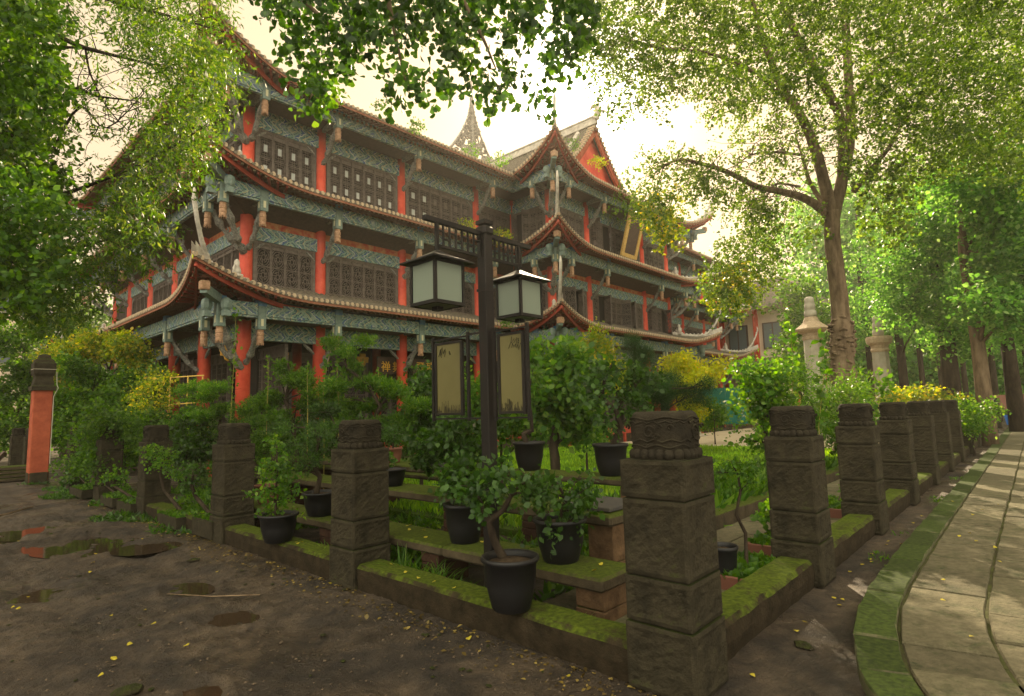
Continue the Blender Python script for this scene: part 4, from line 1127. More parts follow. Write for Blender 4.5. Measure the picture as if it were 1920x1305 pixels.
    for k in range(190):
        t = rq.random() ** 1.2 * .88; a = rq.uniform(-1, 1) * wz(t) * .95; r_ = rq.uniform(.10, .22) * (1 - t * .6)
        og.tube([(cx + a + r_ * math.cos(u) * (1 - u / 12), cy + rq.uniform(-.05, .05), zb + Ht * t + r_ * math.sin(u) * (1 - u / 12)) for u in np.linspace(0, 5.5, 9)], .06, 5)
    local(og, TEMPLE).build("ridge_ornament", M_['orn'], TEMPLE)
build_temple()
# little ladder-like cane frame leaning by the left porch
mb = MB(); q0 = Vector(at(313, 778, 14.6)); q0.z = 1.0; 
fx, fy = q0.x, q0.y
def canep(a, z): return (fx + .55 * a + .02 * z, fy - .35 * a, z)
for a in (0, .62, 1.15): mb.tube([canep(a, .55), canep(a, 2.62)], .017, 6)
for z in (1.25, 1.9, 2.6): mb.tube([canep(-.05, z), canep(1.2, z + .05)], .015, 6)
mb.tube([canep(-.5, .7), canep(0, 2.2)], .015, 6)
tag(mb.build("cane_frame", M_['cane']), "tall yellow cane plant frame standing by the temple's left porch", "cane frame")
# ================================================================== lamp post
LX, LY = 3.17, 3.16
lamp = empty("lamp_post", (LX, LY, 0), "dark metal lamp post with two hanging box lanterns and two framed bamboo panels", "lamp post")
mb = MB(); mb.box(LX - .046, LX + .046, LY - .046, LY + .046, 0, 2.92, 0, .006); mb.box(LX - .052, LX + .052, LY - .052, LY + .052, 2.45, 2.47); mb.box(LX - .06, LX + .06, LY - .06, LY + .06, 2.9, 2.985, 0, .02); mb.box(LX - .05, LX + .05, LY - .05, LY + .05, 3.0, 3.03)
mb.box(LX - .1, LX + .1, LY - .1, LY + .1, 0, .05, 0, .01); local(mb, lamp).build("pole", M_['metal'], lamp)
mb = MB()
for s in (-1, 1):
    x0, x1 = (LX - .62, LX - .06) if s < 0 else (LX + .06, LX + .55)
    mb.box(x0, x1, LY - .018, LY + .018, 2.90, 2.935)
    mb.box(x0 + .12 * (s < 0), x1 - .12 * (s > 0), LY - .012, LY + .012, 2.72, 2.74)
    n = 7; w_ = (x1 - x0 - .12) / n; xs = x0 + (.12 if s < 0 else 0)
    for k in range(n + 1): mb.box(xs + k * w_ - .005, xs + k * w_ + .005, LY - .009, LY + .009, 2.74, 2.90)
    for k in range(n):
        zz = 2.79 if k % 2 else 2.85; mb.box(xs + k * w_ + .005, xs + (k + 1) * w_ - .005, LY - .007, LY + .007, zz - .005, zz + .005)
local(mb, lamp).build("cross_arm", M_['metal'], lamp)
def lantern(cx):
    cy = LY; mb = MB(); s = .13; t = .011; z0, z1 = 2.27, 2.59
    mb.box(cx - .012, cx + .012, cy - .012, cy + .012, 2.66, 2.90)
    for a in (-1, 1):
        for b in (-1, 1): mb.box(cx + a * s - t, cx + a * s + t, cy + b * s - t, cy + b * s + t, z0, z1)
        for z in (z0, z1 - .02):
            mb.box(cx - s + t, cx + s - t, cy + a * s - t, cy + a * s + t, z, z + .025); mb.box(cx + a * s - t, cx + a * s + t, cy - s + t, cy + s - t, z, z + .025)
    mb.box(cx - .03, cx + .03, cy - .03, cy + .03, z0 - .03, z0 + .0)
    o = local(mb, lamp).build("lantern", M_['metal'], lamp)
    r = MB(); q = .195
    b = [(cx - q, cy - q, 2.585), (cx + q, cy - q, 2.585), (cx + q, cy + q, 2.585), (cx - q, cy + q, 2.585)]
    m2 = [(cx - q, cy - q, 2.597), (cx + q, cy - q, 2.597), (cx + q, cy + q, 2.597), (cx - q, cy + q, 2.597)]
    k2 = [(cx - .1, cy - .1, 2.64), (cx + .1, cy - .1, 2.64), (cx + .1, cy + .1, 2.64), (cx - .1, cy + .1, 2.64)]
    t2 = [(cx - .015, cy - .015, 2.69), (cx + .015, cy - .015, 2.69), (cx + .015, cy + .015, 2.69), (cx - .015, cy + .015, 2.69)]
    r.rings([b, m2, k2, t2]); local(r, lamp).build("lantern_roof", M_['metal'], o)
    g = MB()
    for a in (-1, 1):
        g.box(cx - s + t, cx + s - t, cy + a * s - .002, cy + a * s + .002, z0 + .025, z1 - .02); g.box(cx + a * s - .002, cx + a * s + .002, cy - s + t, cy + s - t, z0 + .025, z1 - .02)
    g.box(cx - s + t, cx + s - t, cy - s + t, cy + s - t, z0 + .004, z0 + .008)
    local(g, lamp).build("glass", M_['frost'], o)
fm = bpy.data.materials.new("frosted_glass"); fm.use_nodes = True; n_ = fm.node_tree.nodes; l_ = fm.node_tree.links
b_ = n_["Principled BSDF"]; b_.inputs["Base Color"].default_value = (.30, .36, .29, 1); b_.inputs["Roughness"].default_value = .35
tr_ = n_.new("ShaderNodeBsdfTranslucent"); tr_.inputs[0].default_value = (.36, .43, .35, 1); mx_ = n_.new("ShaderNodeMixShader"); mx_.inputs[0].default_value = .55
l_.new(b_.outputs[0], mx_.inputs[1]); l_.new(tr_.outputs[0], mx_.inputs[2]); l_.new(mx_.outputs[0], n_["Material Output"].inputs[0])
M_['frost'] = fm
lantern(2.67); lantern(3.57)
ph = mat("panel_print", (.075, .066, .016), .5, .35, col2=(.11, .098, .03), nscale=1.3)
ink = mat("ink_drawing", (.018, .016, .008), .6, .3)
def panel(y0, y1, flip):
    z0, z1 = 1.45, 2.13; mb = MB(); x = LX; t = .011
    for y in (y0, y1): mb.box(x - t, x + t, y - t, y + t, z0 - .02, z1 + .02)
    ya, yb = (y0 + .075, y1 - .04) if not flip else (y0 + .04, y1 - .05)
    for y in (ya, yb): mb.box(x - t, x + t, y - .014, y + .014, z0 + .025, z1 - .04)
    for z in (z0 + .03, z1 - .055): mb.box(x - t, x + t, ya + .014, yb - .014, z, z + .02)
    for z in (z0 + .0, z1 - .01): mb.box(x - .007, x + .007, y0 + t, y1 - t, z - .006, z + .006)
    o = local(mb, lamp).build("sign_frame", M_['metal'], lamp)
    g = MB(); g.box(x - .004, x + .004, ya + .014, yb - .014, z0 + .05, z1 - .055); local(g, lamp).build("sign_panel", ph, o)
    k = MB(); rq = random.Random(3 if flip else 8); W_ = yb - ya - .03
    for i in range(60):   # reeds and a little boat in ink along the foot of the picture
        yy = ya + .02 + W_ * rq.random() * .96; hh = .012 + .05 * rq.random() ** 2 + (.035 if abs((yy - ya) / W_ - .72) < .15 else 0)
        k.bar((x - .0055, yy, z0 + .052), (x - .0055, min(max(yy + rq.uniform(-.012, .012), ya + .016), yb - .016), z0 + .055 + hh), .002, .0022, up=(0, 1, 0))
    for i in range(14):
        yy = ya + .02 + W_ * (rq.random() * .5 + (.0 if flip else .4)); zz = z1 - .07 - rq.random() * .06
        k.bar((x - .0055, yy, zz), (x - .0055, yy + rq.uniform(-.03, .03), zz - rq.uniform(.02, .05)), .002, .006, up=(1, 0, 0))
    local(k, lamp).build("ink_picture", ink, o)
panel(3.38, 3.82, False); panel(2.74, 3.08, True)
mb = MB()
for z in (1.45, 2.13): mb.box(LX - .008, LX + .008, 3.09, LY - .06, z - .008, z + .008); mb.box(LX - .008, LX + .008, LY + .06, 3.37, z - .008, z + .008)
local(mb, lamp).build("panel_bracket", M_['metal'], lamp)

# ================================================================== potted plants
def B(px, py, Z, rx, ry, n, dz=1.0):
    k = Z / FPX; return (at(px, py, Z), (rx * k, rx * k * dz, ry * k), n)
def pts_at(P, Z): return [at(px, py, Z if not isinstance(Z, list) else Z[i]) for i, (px, py) in enumerate(P)]
def pot_parts(root, r, h, m='pot'):
    mb = MB(); lip = r * .09
    prof = [(r * .62, 0), (r * .68, h * .04), (r * .86, h * .45), (r * .93, h * .88), (r * 1.0, h * .90), (r * 1.04, h * .95), (r * 1.02, h), (r * .94, h), (r * .90, h * .93), (r * .88, h * .88)]
    mb.lathe((0, 0, 0), prof, 28, 0, False); mb.add([(r * .62 * math.cos(2 * math.pi * k / 28), r * .62 * math.sin(2 * math.pi * k / 28), 0) for k in range(28)], [tuple(range(27, -1, -1))])
    mb.build("pot", M_[m], root, True)
    s = MB(); s.lathe((0, 0, 0), [(r * .89, h * .86), (r * .6, h * .91), (r * .2, h * .95), (.01, h * .96)], 16, 0, False); s.build("soil", M_['soil'], root)
def tray_parts(root, lx, ly, h, m='stone'):
    mb = MB(); t = .03
    mb.box(-lx, lx, -ly, -ly + t, 0, h, 0, .006); mb.box(-lx, lx, ly - t, ly, 0, h, 0, .006); mb.box(-lx, -lx + t, -ly + t, ly - t, 0, h, 0, .006); mb.box(lx - t, lx, -ly + t, ly - t, 0, h, 0, .006); mb.box(-lx + t, lx - t, -ly + t, ly - t, 0, h * .2)
    mb.build("tray", M_[m], root)
    s = MB(); s.box(-lx + t, lx - t, -ly + t, ly - t, h * .2, h * .86, 0, .02); s.build("soil", M_['soil'], root)
    n = 420; p = np.stack([rng.uniform(-lx + t, lx - t, n), rng.uniform(-ly + t, ly - t, n), np.full(n, h * .84)], -1)
    d = rng.normal(size=(n, 3)) * .8; d[:, 2] = 1
    leaves_mesh("ground_plants", p, d, .05 + .05 * rng.random(n), 'oval', L_['mid'], root)
def plant(name, loc, lbl, cat, container, trunk, tr, blobs, per, twig, size, shape, lm, group=None, bm='bark2', droop=.2, spread=.6, shell=.45, jit=.02, branches=True, flat=.25, up=0.0, split=5):
    root = empty(name, loc, lbl, cat, group)
    if container and container[0] == 'pot': pot_parts(root, container[1], container[2], container[3] if len(container) > 3 else 'pot')
    if container and container[0] == 'tray': tray_parts(root, *container[1:])
    mb = MB()
    if trunk:
        P = [Vector(p) for p in trunk]
        if tr: 
            fine = []
            for a, b in zip(P, P[1:]): fine += [a.lerp(b, t / 3) for t in range(3)]
            fine.append(P[-1]); mb.tube(fine, taper(tr, tr * .4, len(fine)), 8, 0, True, .12)
        if branches:
            for c, rd, n in blobs:
                c = Vector(c); i = min(range(len(P)), key=lambda k: (P[k] - c).length + (0 if P[k].z < c.z else .3)); L = limb(P[i], c, .06, 4, .06)
                mb.tube(L, taper(max(.006, tr * .38), max(.003, tr * .12), len(L)), 5, 0, True, .1)
                for _ in range(5):
                    e = c + Vector((random.uniform(-1, 1) * rd[0] * .8, random.uniform(-1, 1) * rd[1] * .8, random.uniform(-.3, .7) * rd[2])); L2 = limb(L[-2], e, .03, 3, .06)
                    mb.tube(L2, taper(max(.004, tr * .13), .002, len(L2)), 4)
        if branches or tr: local(mb, root).build("trunk", M_[bm], root, True)
    if split:
        nb = []
        for c, rd, n in blobs:
            for _ in range(split):
                o_ = [random.gauss(0, .5) * r_ for r_ in rd]; q = random.uniform(.32, .62)
                nb.append((tuple(a + b for a, b in zip(c, o_)), tuple(r_ * q for r_ in rd), max(2, int(n / split * random.uniform(.5, 1.4)))))
        blobs = nb
    crown("crown", blobs, per, twig, size, shape, L_[lm], root, droop, spread, shell, jit, up, flat)
    return root
random.seed(11)
Z = 3.85
plant("potted_bonsai", (2.86 + .02, 2.70, .2), "large black pot with a leaning twisted bonsai on the kerb beside the corner post", "potted plant", ('pot', .19, .34),
      pts_at([(948, 1055), (925, 1010), (917, 978), (945, 955), (958, 930), (940, 905)], Z) , .030,
      [B(885, 908, 4.0, 46, 20, 26), B(940, 895, 3.95, 42, 20, 24), B(985, 905, 3.8, 40, 18, 22), B(900, 935, 3.9, 26, 10, 8), B(1010, 925, 3.75, 28, 14, 12)], 9, .11, .05, 'oval', 'dark')
plant("potted_bonsai", (3.53, 2.78, .36), "round black pot with drooping dark leaves at the right end of the lowest shelf", "potted plant", ('pot', .20, .32),
      pts_at([(1060, 985), (1052, 960), (1062, 935), (1050, 915)], 4.35), .022,
      [B(1045, 930, 4.35, 50, 22, 38), B(1088, 925, 4.4, 34, 20, 24), B(1010, 922, 4.4, 26, 16, 14), B(1045, 995, 4.25, 32, 20, 12), B(1080, 960, 4.3, 24, 14, 10), B(1090, 895, 4.5, 26, 14, 12)], 9, .10, .05, 'oval', 'dark', droop=.7)
plant("potted_bonsai", (3.53, 3.85, .36), "black flared pot with an upright leafy bonsai beside the lamp post", "potted plant", ('pot', .185, .34),
      pts_at([(872, 955), (884, 925), (874, 895), (880, 870)], 5.0), .026,
      [B(860, 890, 5.0, 36, 24, 60), B(895, 880, 5.05, 30, 24, 50), B(850, 915, 4.95, 24, 14, 26), B(900, 915, 5.0, 28, 16, 30)], 12, .11, .05, 'oval', 'dark')
plant("potted_sapling", (2.88, 6.05, .2), "black pot on the kerb with a thin upright sapling, between the left-hand posts", "potted plant", ('pot', .20, .29),
      pts_at([(518, 970), (516, 930), (520, 890), (519, 835)], 6.03), .016,
      [B(519, 850, 6.03, 12, 20, 26), B(515, 880, 6.0, 22, 16, 30), B(535, 900, 6.05, 22, 14, 30), B(508, 915, 6.0, 22, 14, 24), B(528, 935, 6.0, 20, 12, 18), B(518, 960, 6.03, 22, 6, 18)], 9, .10, .045, 'oval', 'bright', up=.3)
plant("potted_bonsai", (3.47, 6.25, .36), "wide black pot with a layered cloud-pruned bonsai, partly behind the second left post", "potted plant", ('pot', .20, .27),
      pts_at([(592, 930), (600, 895), (585, 865), (598, 830), (590, 805)], 6.5), .032,
      [B(600, 808, 6.5, 52, 10, 90), B(560, 832, 6.5, 40, 9, 60), B(630, 838, 6.5, 38, 9, 60), B(590, 862, 6.45, 45, 8, 60), B(545, 800, 6.6, 26, 8, 40), B(560, 880, 6.5, 26, 7, 30)], 16, .07, .035, 'long', 'dark', up=.6, droop=0)
plant("potted_bonsai", (3.52, 7.72, .36), "brown clay pot full of bare tangled twigs on the lowest shelf", "potted plant", ('pot', .17, .25, 'clay'),
      pts_at([(495, 915), (492, 895), (500, 880)], 7.55), .02, [B(490, 890, 7.55, 30, 14, 14), B(505, 875, 7.5, 22, 10, 12)], 8, .14, .03, 'oval', 'mid')
plant("potted_bonsai", (5.2, 3.38, .8), "tall black pot with a dark-leaved tree rising behind the corner post", "potted plant", ('pot', .185, .33),
      pts_at([(1148, 838), (1165, 800), (1155, 770), (1128, 745), (1135, 705), (1150, 680)], 6.0), .034,
      [B(1120, 705, 6.0, 30, 14, 26), B(1165, 695, 6.1, 36, 14, 30), B(1200, 712, 6.0, 26, 10, 18), B(1105, 745, 6.0, 24, 12, 16), B(1165, 745, 6.0, 34, 10, 24), B(1195, 770, 5.9, 24, 8, 12), B(1135, 795, 6.0, 24, 10, 12)], 11, .12, .06, 'oval', 'dark')
plant("potted_bonsai", (5.2, 4.52, .8), "black pot with a bare crooked stem seen under the right-hand lamp panel", "potted plant", ('pot', .19, .33),
      pts_at([(988, 838), (982, 812), (998, 808), (996, 780), (990, 740)], 6.75), .034, [B(985, 735, 6.8, 30, 16, 24), B(1000, 700, 6.8, 22, 14, 18)], 10, .12, .05, 'oval', 'mid')
plant("potted_camellia", (4.13, 4.62, .66), "lush dark green camellia in a black pot left of the lamp post", "potted plant", ('pot', .17, .27),
      pts_at([(852, 890), (846, 860), (850, 820), (850, 800)], 5.95), .024,
      [B(840, 820, 5.95, 42, 24, 60), B(880, 815, 6.0, 34, 24, 46), B(815, 845, 5.9, 34, 22, 40), B(860, 858, 5.9, 42, 22, 50), B(845, 790, 6.0, 36, 16, 30)], 14, .10, .06, 'oval', 'dark')
plant("potted_bonsai", (4.75, 6.6, .84), "small round grey pot with a spiky little bonsai on the upper shelf", "potted plant", ('pot', .125, .2, 'clay'),
      pts_at([(738, 845), (736, 830), (742, 812)], 7.8), .014, [B(740, 812, 7.8, 26, 14, 50)], 14, .07, .04, 'long', 'dark')
plant("potted_bonsai", (4.13, 6.7, .66), "dark little bonsai in a black pot beneath the cloud-pruned pines", "potted plant", ('pot', .16, .24),
      pts_at([(700, 905), (700, 880), (694, 850)], 7.3), .02, [B(725, 895, 7.2, 24, 16, 40), B(700, 860, 7.3, 30, 12, 40), B(670, 870, 7.3, 20, 12, 30)], 12, .08, .045, 'oval', 'dark')
# cloud-pruned trees growing in the bed
def cloud(lbl, base, tr, trunk, Zs, pads, lm='dark', k=1.0, name="cloud_pruned_tree"):
    bl = [B(px, py, z, rx, ry, int(rx * ry * .34 * k)) for px, py, rx, ry, z in pads]
    tp = pts_at(trunk, Zs); return plant(name, (tp[0][0], tp[0][1], 0), lbl, "tree", None, [(tp[0][0], tp[0][1], 0)] + tp, tr, bl, 18, .10, .062, 'long', lm, "cloud-pruned trees in the bed", up=.6, droop=0, shell=.15, split=2)
cloud("cloud-pruned tree with flat bright pads in front of the middle red column", None, .05, [(715, 860), (700, 800), (712, 760), (690, 720), (650, 690), (640, 655)], 9.3,
      [(712, 728, 60, 12, 9.3), (745, 735, 30, 10, 9.2), (655, 752, 55, 11, 9.3), (725, 765, 55, 11, 9.2), (645, 722, 34, 13, 9.4), (672, 648, 38, 7, 9.4), (645, 660, 24, 7, 9.4), (700, 790, 50, 11, 9.1), (640, 785, 36, 10, 9.2), (668, 690, 24, 9, 9.4)], 'bright', 1.0)
cloud("dense dark cloud-pruned tree between the corner column and the second red column", None, .05, [(560, 880), (550, 800), (535, 750), (545, 710), (540, 680)], 9.8,
      [(540, 688, 24, 16, 9.8), (525, 712, 40, 12, 9.8), (560, 722, 28, 12, 9.7), (500, 745, 40, 11, 9.9), (560, 758, 40, 11, 9.7), (520, 782, 45, 11, 9.8), (480, 770, 30, 10, 9.9), (585, 735, 22, 10, 9.6)], 'mid')
cloud("broad low cloud-pruned tree with the highest pad before the temple corner", None, .05, [(420, 890), (405, 830), (415, 780), (395, 750), (380, 725)], 12.5,
      [(385, 722, 36, 7, 12.5), (410, 732, 48, 8, 12.4), (360, 748, 45, 9, 12.6), (430, 760, 55, 10, 12.3), (350, 778, 42, 10, 12.6), (400, 790, 60, 12, 12.4), (455, 790, 36, 10, 12.2), (330, 800, 32, 10, 12.6), (430, 822, 50, 12, 12.1)], 'bright')
cloud("small tiered bonsai tree close behind the third left post", None, .035, [(480, 880), (478, 850), (470, 820), (480, 800)], 9.0,
      [(475, 800, 36, 8, 9.0), (500, 822, 30, 8, 8.9), (465, 838, 32, 8, 9.0), (500, 850, 26, 7, 8.9)], 'mid')
cloud("dark spreading pine-like tree behind the second left post", None, .04, [(640, 880), (635, 830), (625, 790)], 8.4, [(610, 770, 40, 9, 8.4), (650, 812, 38, 9, 8.3), (680, 850, 40, 9, 8.2), (700, 820, 28, 8, 8.3)], 'dark')
# free-growing shrubs and small trees: (label, z-dist, trunk px path, radius, blobs px, leaf, size, material)
def bush(lbl, Zd, tp, tr, bl, size, lm, shape='oval', per=12, twig=.25, dens=.10, cat="shrub", name="shrub", droop=.25, bm='bark2', up=0.0, group=None, shell=.35):
    P = pts_at(tp, Zd); base = (P[0][0], P[0][1], 0)
    k = Zd / FPX
    blobs = [B(px, py, Zd + random.uniform(-.06, .06) * Zd * .3, rx, ry, max(8, int(rx * ry * dens))) for px, py, rx, ry in bl]
    return plant(name, base, lbl, cat, None, [base] + P, tr, blobs, per, twig, size, shape, lm, group, bm, droop, shell=shell, jit=.04 + size * .4, up=up)
bush("tall bright shrub tipped with yellow new leaves beside the temple's left porch", 18.5, [(190, 860), (190, 790), (200, 720)], .09,
     [(150, 660, 44, 26), (200, 640, 40, 24), (240, 668, 34, 28), (125, 700, 30, 26), (225, 640, 26, 18), (262, 690, 24, 20)], .10, 'yellow', dens=.26)
bush("broad green shrub filling the bed behind the red pillar", 17.0, [(180, 880), (185, 830)], .09,
     [(150, 740, 50, 30), (215, 730, 52, 34), (265, 760, 32, 34), (190, 790, 66, 32), (135, 800, 34, 30), (240, 820, 42, 28), (180, 705, 46, 24), (290, 730, 26, 24)], .10, 'mid', dens=.22)
bush("small red-tipped maple in front of the cane frame", 13.8, [(305, 800), (300, 760), (296, 720)], .03, [(292, 712, 24, 14), (270, 735, 22, 14), (312, 745, 18, 12), (285, 760, 26, 14)], .07, 'yellow', dens=.12)
bush("bright round shrub between the fourth and fifth left posts", 12.5, [(235, 900), (235, 860)], .03, [(225, 825, 26, 20), (242, 845, 24, 22), (215, 860, 22, 16)], .06, 'bright', dens=.25)
bush("leafy green shrub in front of the fourth left post", 11.2, [(190, 900), (192, 870)], .03, [(180, 820, 34, 24), (210, 800, 30, 22), (160, 860, 26, 18), (205, 870, 26, 18)], .06, 'mid', dens=.2)
bush("dense green hedge at the far left edge of the yard", 24, [(30, 860), (30, 780)], .1, [(10, 740, 50, 60), (50, 790, 36, 44), (60, 700, 34, 44), (-30, 780, 50, 70), (40, 640, 40, 36), (100, 620, 40, 30), (130, 650, 30, 26)], .13, 'mid', dens=.14)
bush("broad-leaved bright green tree with an ivy-clad trunk right of the lamp post", 9.2, [(1042, 890), (1038, 840), (1042, 790), (1030, 740), (1040, 700)], .10,
     [(1030, 685, 36, 24), (1070, 690, 32, 24), (1015, 730, 34, 26), (1065, 735, 40, 26), (1030, 775, 36, 20), (1095, 760, 28, 22), (1085, 800, 30, 16), (1010, 665, 20, 14)], .11, 'bright', dens=.13, cat="tree", name="broadleaf_tree")
bush("pointed pale green conical shrub below the lower eave of the wing", 13.5, [(1120, 800), (1118, 720), (1115, 640)], .05, [(1115, 632, 14, 18), (1120, 660, 24, 18), (1128, 690, 36, 20), (1100, 700, 26, 18), (1145, 700, 26, 16)], .08, 'yellow', dens=.25)
bush("round-topped clipped pine with long drooping arms", 15.0, [(1225, 850), (1222, 790), (1205, 740), (1192, 690), (1190, 660)], .10,
     [(1191, 652, 25, 21), (1190, 690, 26, 12), (1215, 708, 40, 20), (1240, 738, 52, 26), (1170, 705, 40, 18), (1292, 742, 30, 18), (1318, 722, 14, 12), (1190, 740, 40, 22)], .07, 'pine', 'needle', per=26, twig=.09, dens=.5, cat="tree", name="clipped_pine", droop=0, up=.3)
bush("golden yellow maple standing before the right half of the temple", 18.0, [(1300, 830), (1298, 770), (1290, 715)], .06, [(1290, 682, 40, 16), (1325, 698, 26, 14), (1262, 705, 26, 14), (1300, 715, 34, 14), (1255, 725, 20, 10), (1305, 760, 22, 20)], .09, 'gold', dens=.34, cat="tree", name="golden_maple")
bush("glossy rounded shrub whose branches lean left, before the square", 8.6, [(1445, 900), (1440, 830), (1425, 760)], .06,
     [(1412, 712, 24, 16), (1440, 740, 26, 16), (1410, 762, 22, 11), (1452, 780, 24, 16), (1402, 690, 12, 8), (1445, 700, 22, 14), (1440, 815, 18, 12), (1408, 826, 14, 6), (1462, 850, 12, 18)], .075, 'bright', dens=.13)
bush("tall feathery shrub behind the second right-hand post", 11, [(1530, 880), (1530, 800)], .05, [(1500, 730, 40, 34), (1560, 740, 44, 34), (1480, 790, 34, 34), (1540, 790, 50, 30), (1590, 780, 34, 30), (1465, 690, 28, 26), (1600, 740, 26, 26), (1500, 690, 30, 22)], .075, 'bright', 'long', dens=.12, up=.4)
bush("yellow-green shrub reaching up behind the third right-hand post", 13, [(1600, 860), (1600, 800)], .04, [(1590, 830, 30, 34), (1625, 800, 26, 30), (1650, 780, 26, 20), (1590, 790, 26, 24)], .08, 'mid', dens=.14)
bush("small white-flecked shrub at the far end of the right row", 15, [(1825, 830), (1825, 790)], .03, [(1815, 765, 24, 16), (1840, 785, 26, 16), (1850, 770, 16, 14), (1822, 795, 22, 12)], .07, 'bright', dens=.22)
bush("low flowering bushes among the pillars on the right", 20, [(1700, 800), (1700, 770)], .03, [(1680, 750, 26, 10), (1720, 748, 30, 10), (1755, 752, 26, 10), (1790, 756, 26, 8)], .1, 'yellow', dens=.25)
bush("mixed dark shrub between the middle column and the lamp post", 10.2, [(790, 880), (790, 820)], .04, [(790, 740, 22, 24), (800, 775, 26, 22), (775, 800, 28, 18), (805, 810, 26, 18), (792, 712, 14, 16), (770, 822, 18, 12)], .07, 'dark', dens=.2)
bush("leafy shrub glimpsed behind the lamp panels", 10.8, [(940, 870), (940, 800)], .04, [(905, 760, 30, 26), (950, 790, 30, 20), (925, 815, 24, 12), (880, 740, 18, 24), (985, 770, 20, 20), (1010, 800, 20, 14)], .08, 'bright', dens=.16)
bush("small green shrub before the red plinth, right of the ivy tree", 12.5, [(1100, 850), (1100, 830)], .03, [(1090, 820, 24, 10), (1120, 812, 20, 12), (1300, 806, 1, 1)][:2], .06, 'bright', dens=.3)
bush("small potted-looking shrub at the foot of the temple steps", 21, [(1340, 815), (1340, 790)], .03, [(1335, 765, 22, 7), (1345, 780, 20, 7), (1330, 795, 16, 6)], .09, 'bright', dens=.6)
bush("dark evergreen shrub filling the bed between the second and third left posts", 10.6, [(520, 900), (520, 850)], .04, [(470, 830, 40, 22), (520, 820, 44, 24), (570, 835, 40, 22), (610, 800, 36, 24), (545, 860, 44, 16)], .07, 'dark', dens=.2)
bush("dark leafy undergrowth between the third and fourth left posts", 12.2, [(350, 890), (350, 850)], .04, [(330, 830, 34, 20), (370, 820, 40, 22), (345, 860, 34, 14), (395, 850, 30, 16)], .07, 'dark', dens=.2)
bush("dense dark shrub before the podium under the cloud-pruned pads", 11.5, [(700, 880), (700, 840)], .04, [(650, 815, 44, 22), (710, 815, 44, 20), (600, 835, 34, 18), (740, 795, 26, 16)], .07, 'dark', dens=.2)
bush("mid-green shrub in front of the left porch's cane frame", 13.2, [(340, 830), (340, 790)], .04, [(300, 800, 30, 18), (340, 785, 34, 20), (270, 790, 26, 20)], .07, 'mid', dens=.2)
# trays with little trees
def tray(x, y, lx, ly, lbl, P, Zd, tr, pads, size=.035, lm='mid', h=.14, mt='stone', per=12):
    loc = (x, y, 0.02)
    T = pts_at(P, Zd); T[0] = (x, y, .14)
    return plant("bonsai_tray", loc, lbl, "bonsai tray", ('tray', lx, ly, h, mt), T, tr, [B(a, b, Zd, c, d, int(c * d * .13)) for a, b, c, d in pads], per, .08, size, 'oval', lm)
tray(4.95, 1.93, .40, .22, "shallow tray with a slender crooked young tree just right of the corner post", [(1400, 1035), (1398, 1000), (1380, 965), (1388, 925), (1384, 890), (1372, 868)], 5.0, .017, [(1375, 866, 22, 6), (1352, 885, 18, 8), (1395, 884, 18, 7), (1408, 900, 8, 4)], .035, mt='clay')
tray(6.15, 2.0, .42, .24, "clay tray overgrown with pale grass behind the second right-hand post", [(1440, 980), (1440, 970)], 6.0, .012, [(1440, 968, 30, 10), (1460, 955, 20, 12)], .06, 'bright', mt='clay')
tray(8.6, 2.1, .45, .25, "clay tray of moss farther along the garden path", [(1590, 910), (1590, 890)], 8.2, .012, [(1590, 900, 12, 9)], .05, 'mid', mt='clay')
tray(3.02, 8.0, .22, .34, "square grey tray with a small dark bonsai close behind the third left post", [(368, 960), (366, 930), (358, 905), (366, 880)], 7.9, .03, [(350, 880, 30, 9), (368, 898, 22, 8), (380, 875, 14, 8), (352, 910, 18, 7)], .04, 'dark', .22)
tray(2.98, 9.15, .24, .40, "shallow grey tray holding a spreading bonsai with bright top leaves", [(312, 950), (308, 920), (300, 890), (304, 870)], 8.9, .03, [(290, 845, 30, 8), (320, 850, 22, 7), (300, 870, 32, 8), (330, 888, 18, 8)], .04, 'bright', .16)
tray(2.98, 11.3, .24, .42, "long low tray of ferns before the fourth left post", [(215, 930), (212, 910), (215, 890)], 10.4, .03, [(212, 895, 20, 9), (228, 912, 14, 8)], .05, 'mid', .16)
tray(2.98, 12.4, .24, .42, "long grey tray with wild seedlings, second farthest of the left trays", [(190, 930), (190, 905)], 11.2, .02, [(188, 905, 18, 9)], .05, 'mid', .16)
tray(2.95, 14.6, .26, .55, "farthest left tray, thick with weeds near the red pillar", [(150, 915), (150, 895)], 12.6, .02, [(148, 893, 20, 9), (130, 900, 12, 7)], .06, 'dark', .16)
root = empty("empty_pot", (4.70, 2.02, .02), "black plastic pot half hidden behind the corner post's right side", "plant pot"); pot_parts(root, .12, .34)
root = empty("empty_pot", (4.1, 5.7, .66), "black pot edge showing beside the second left post", "plant pot"); pot_parts(root, .15, .2)
# grassy clumps by the kerb
def clump(x, y, n, h, lbl):
    p = np.tile(np.array([x, y, .0]), (n, 1)) + rng.normal(size=(n, 3)) * [.05, .07, 0]; V, F_ = [], []
    mb = MB()
    for q in p:
        th = random.uniform(0, 6.28); L = h * random.uniform(.7, 1.3); le = random.uniform(.3, .9); w0 = .006; s = Vector((-math.sin(th), math.cos(th), 0)) * w0
        pts = [Vector(q) + Vector((math.cos(th) * le * L * t ** 1.5, math.sin(th) * le * L * t ** 1.5, L * (t - .55 * le * t ** 2.6))) for t in (0, .3, .55, .8, 1)]
        vs = []
        for i, c in enumerate(pts): ww = (1, 1, .8, .5, .05)[i]; vs += [c - s * ww, c + s * ww]
        mb.add(vs, [(2 * i, 2 * i + 1, 2 * i + 3, 2 * i + 2) for i in range(4)])
    tag(mb.build("grass_clump", L_['bright']), lbl, "grass clump", "strappy grass clumps behind the left kerb")
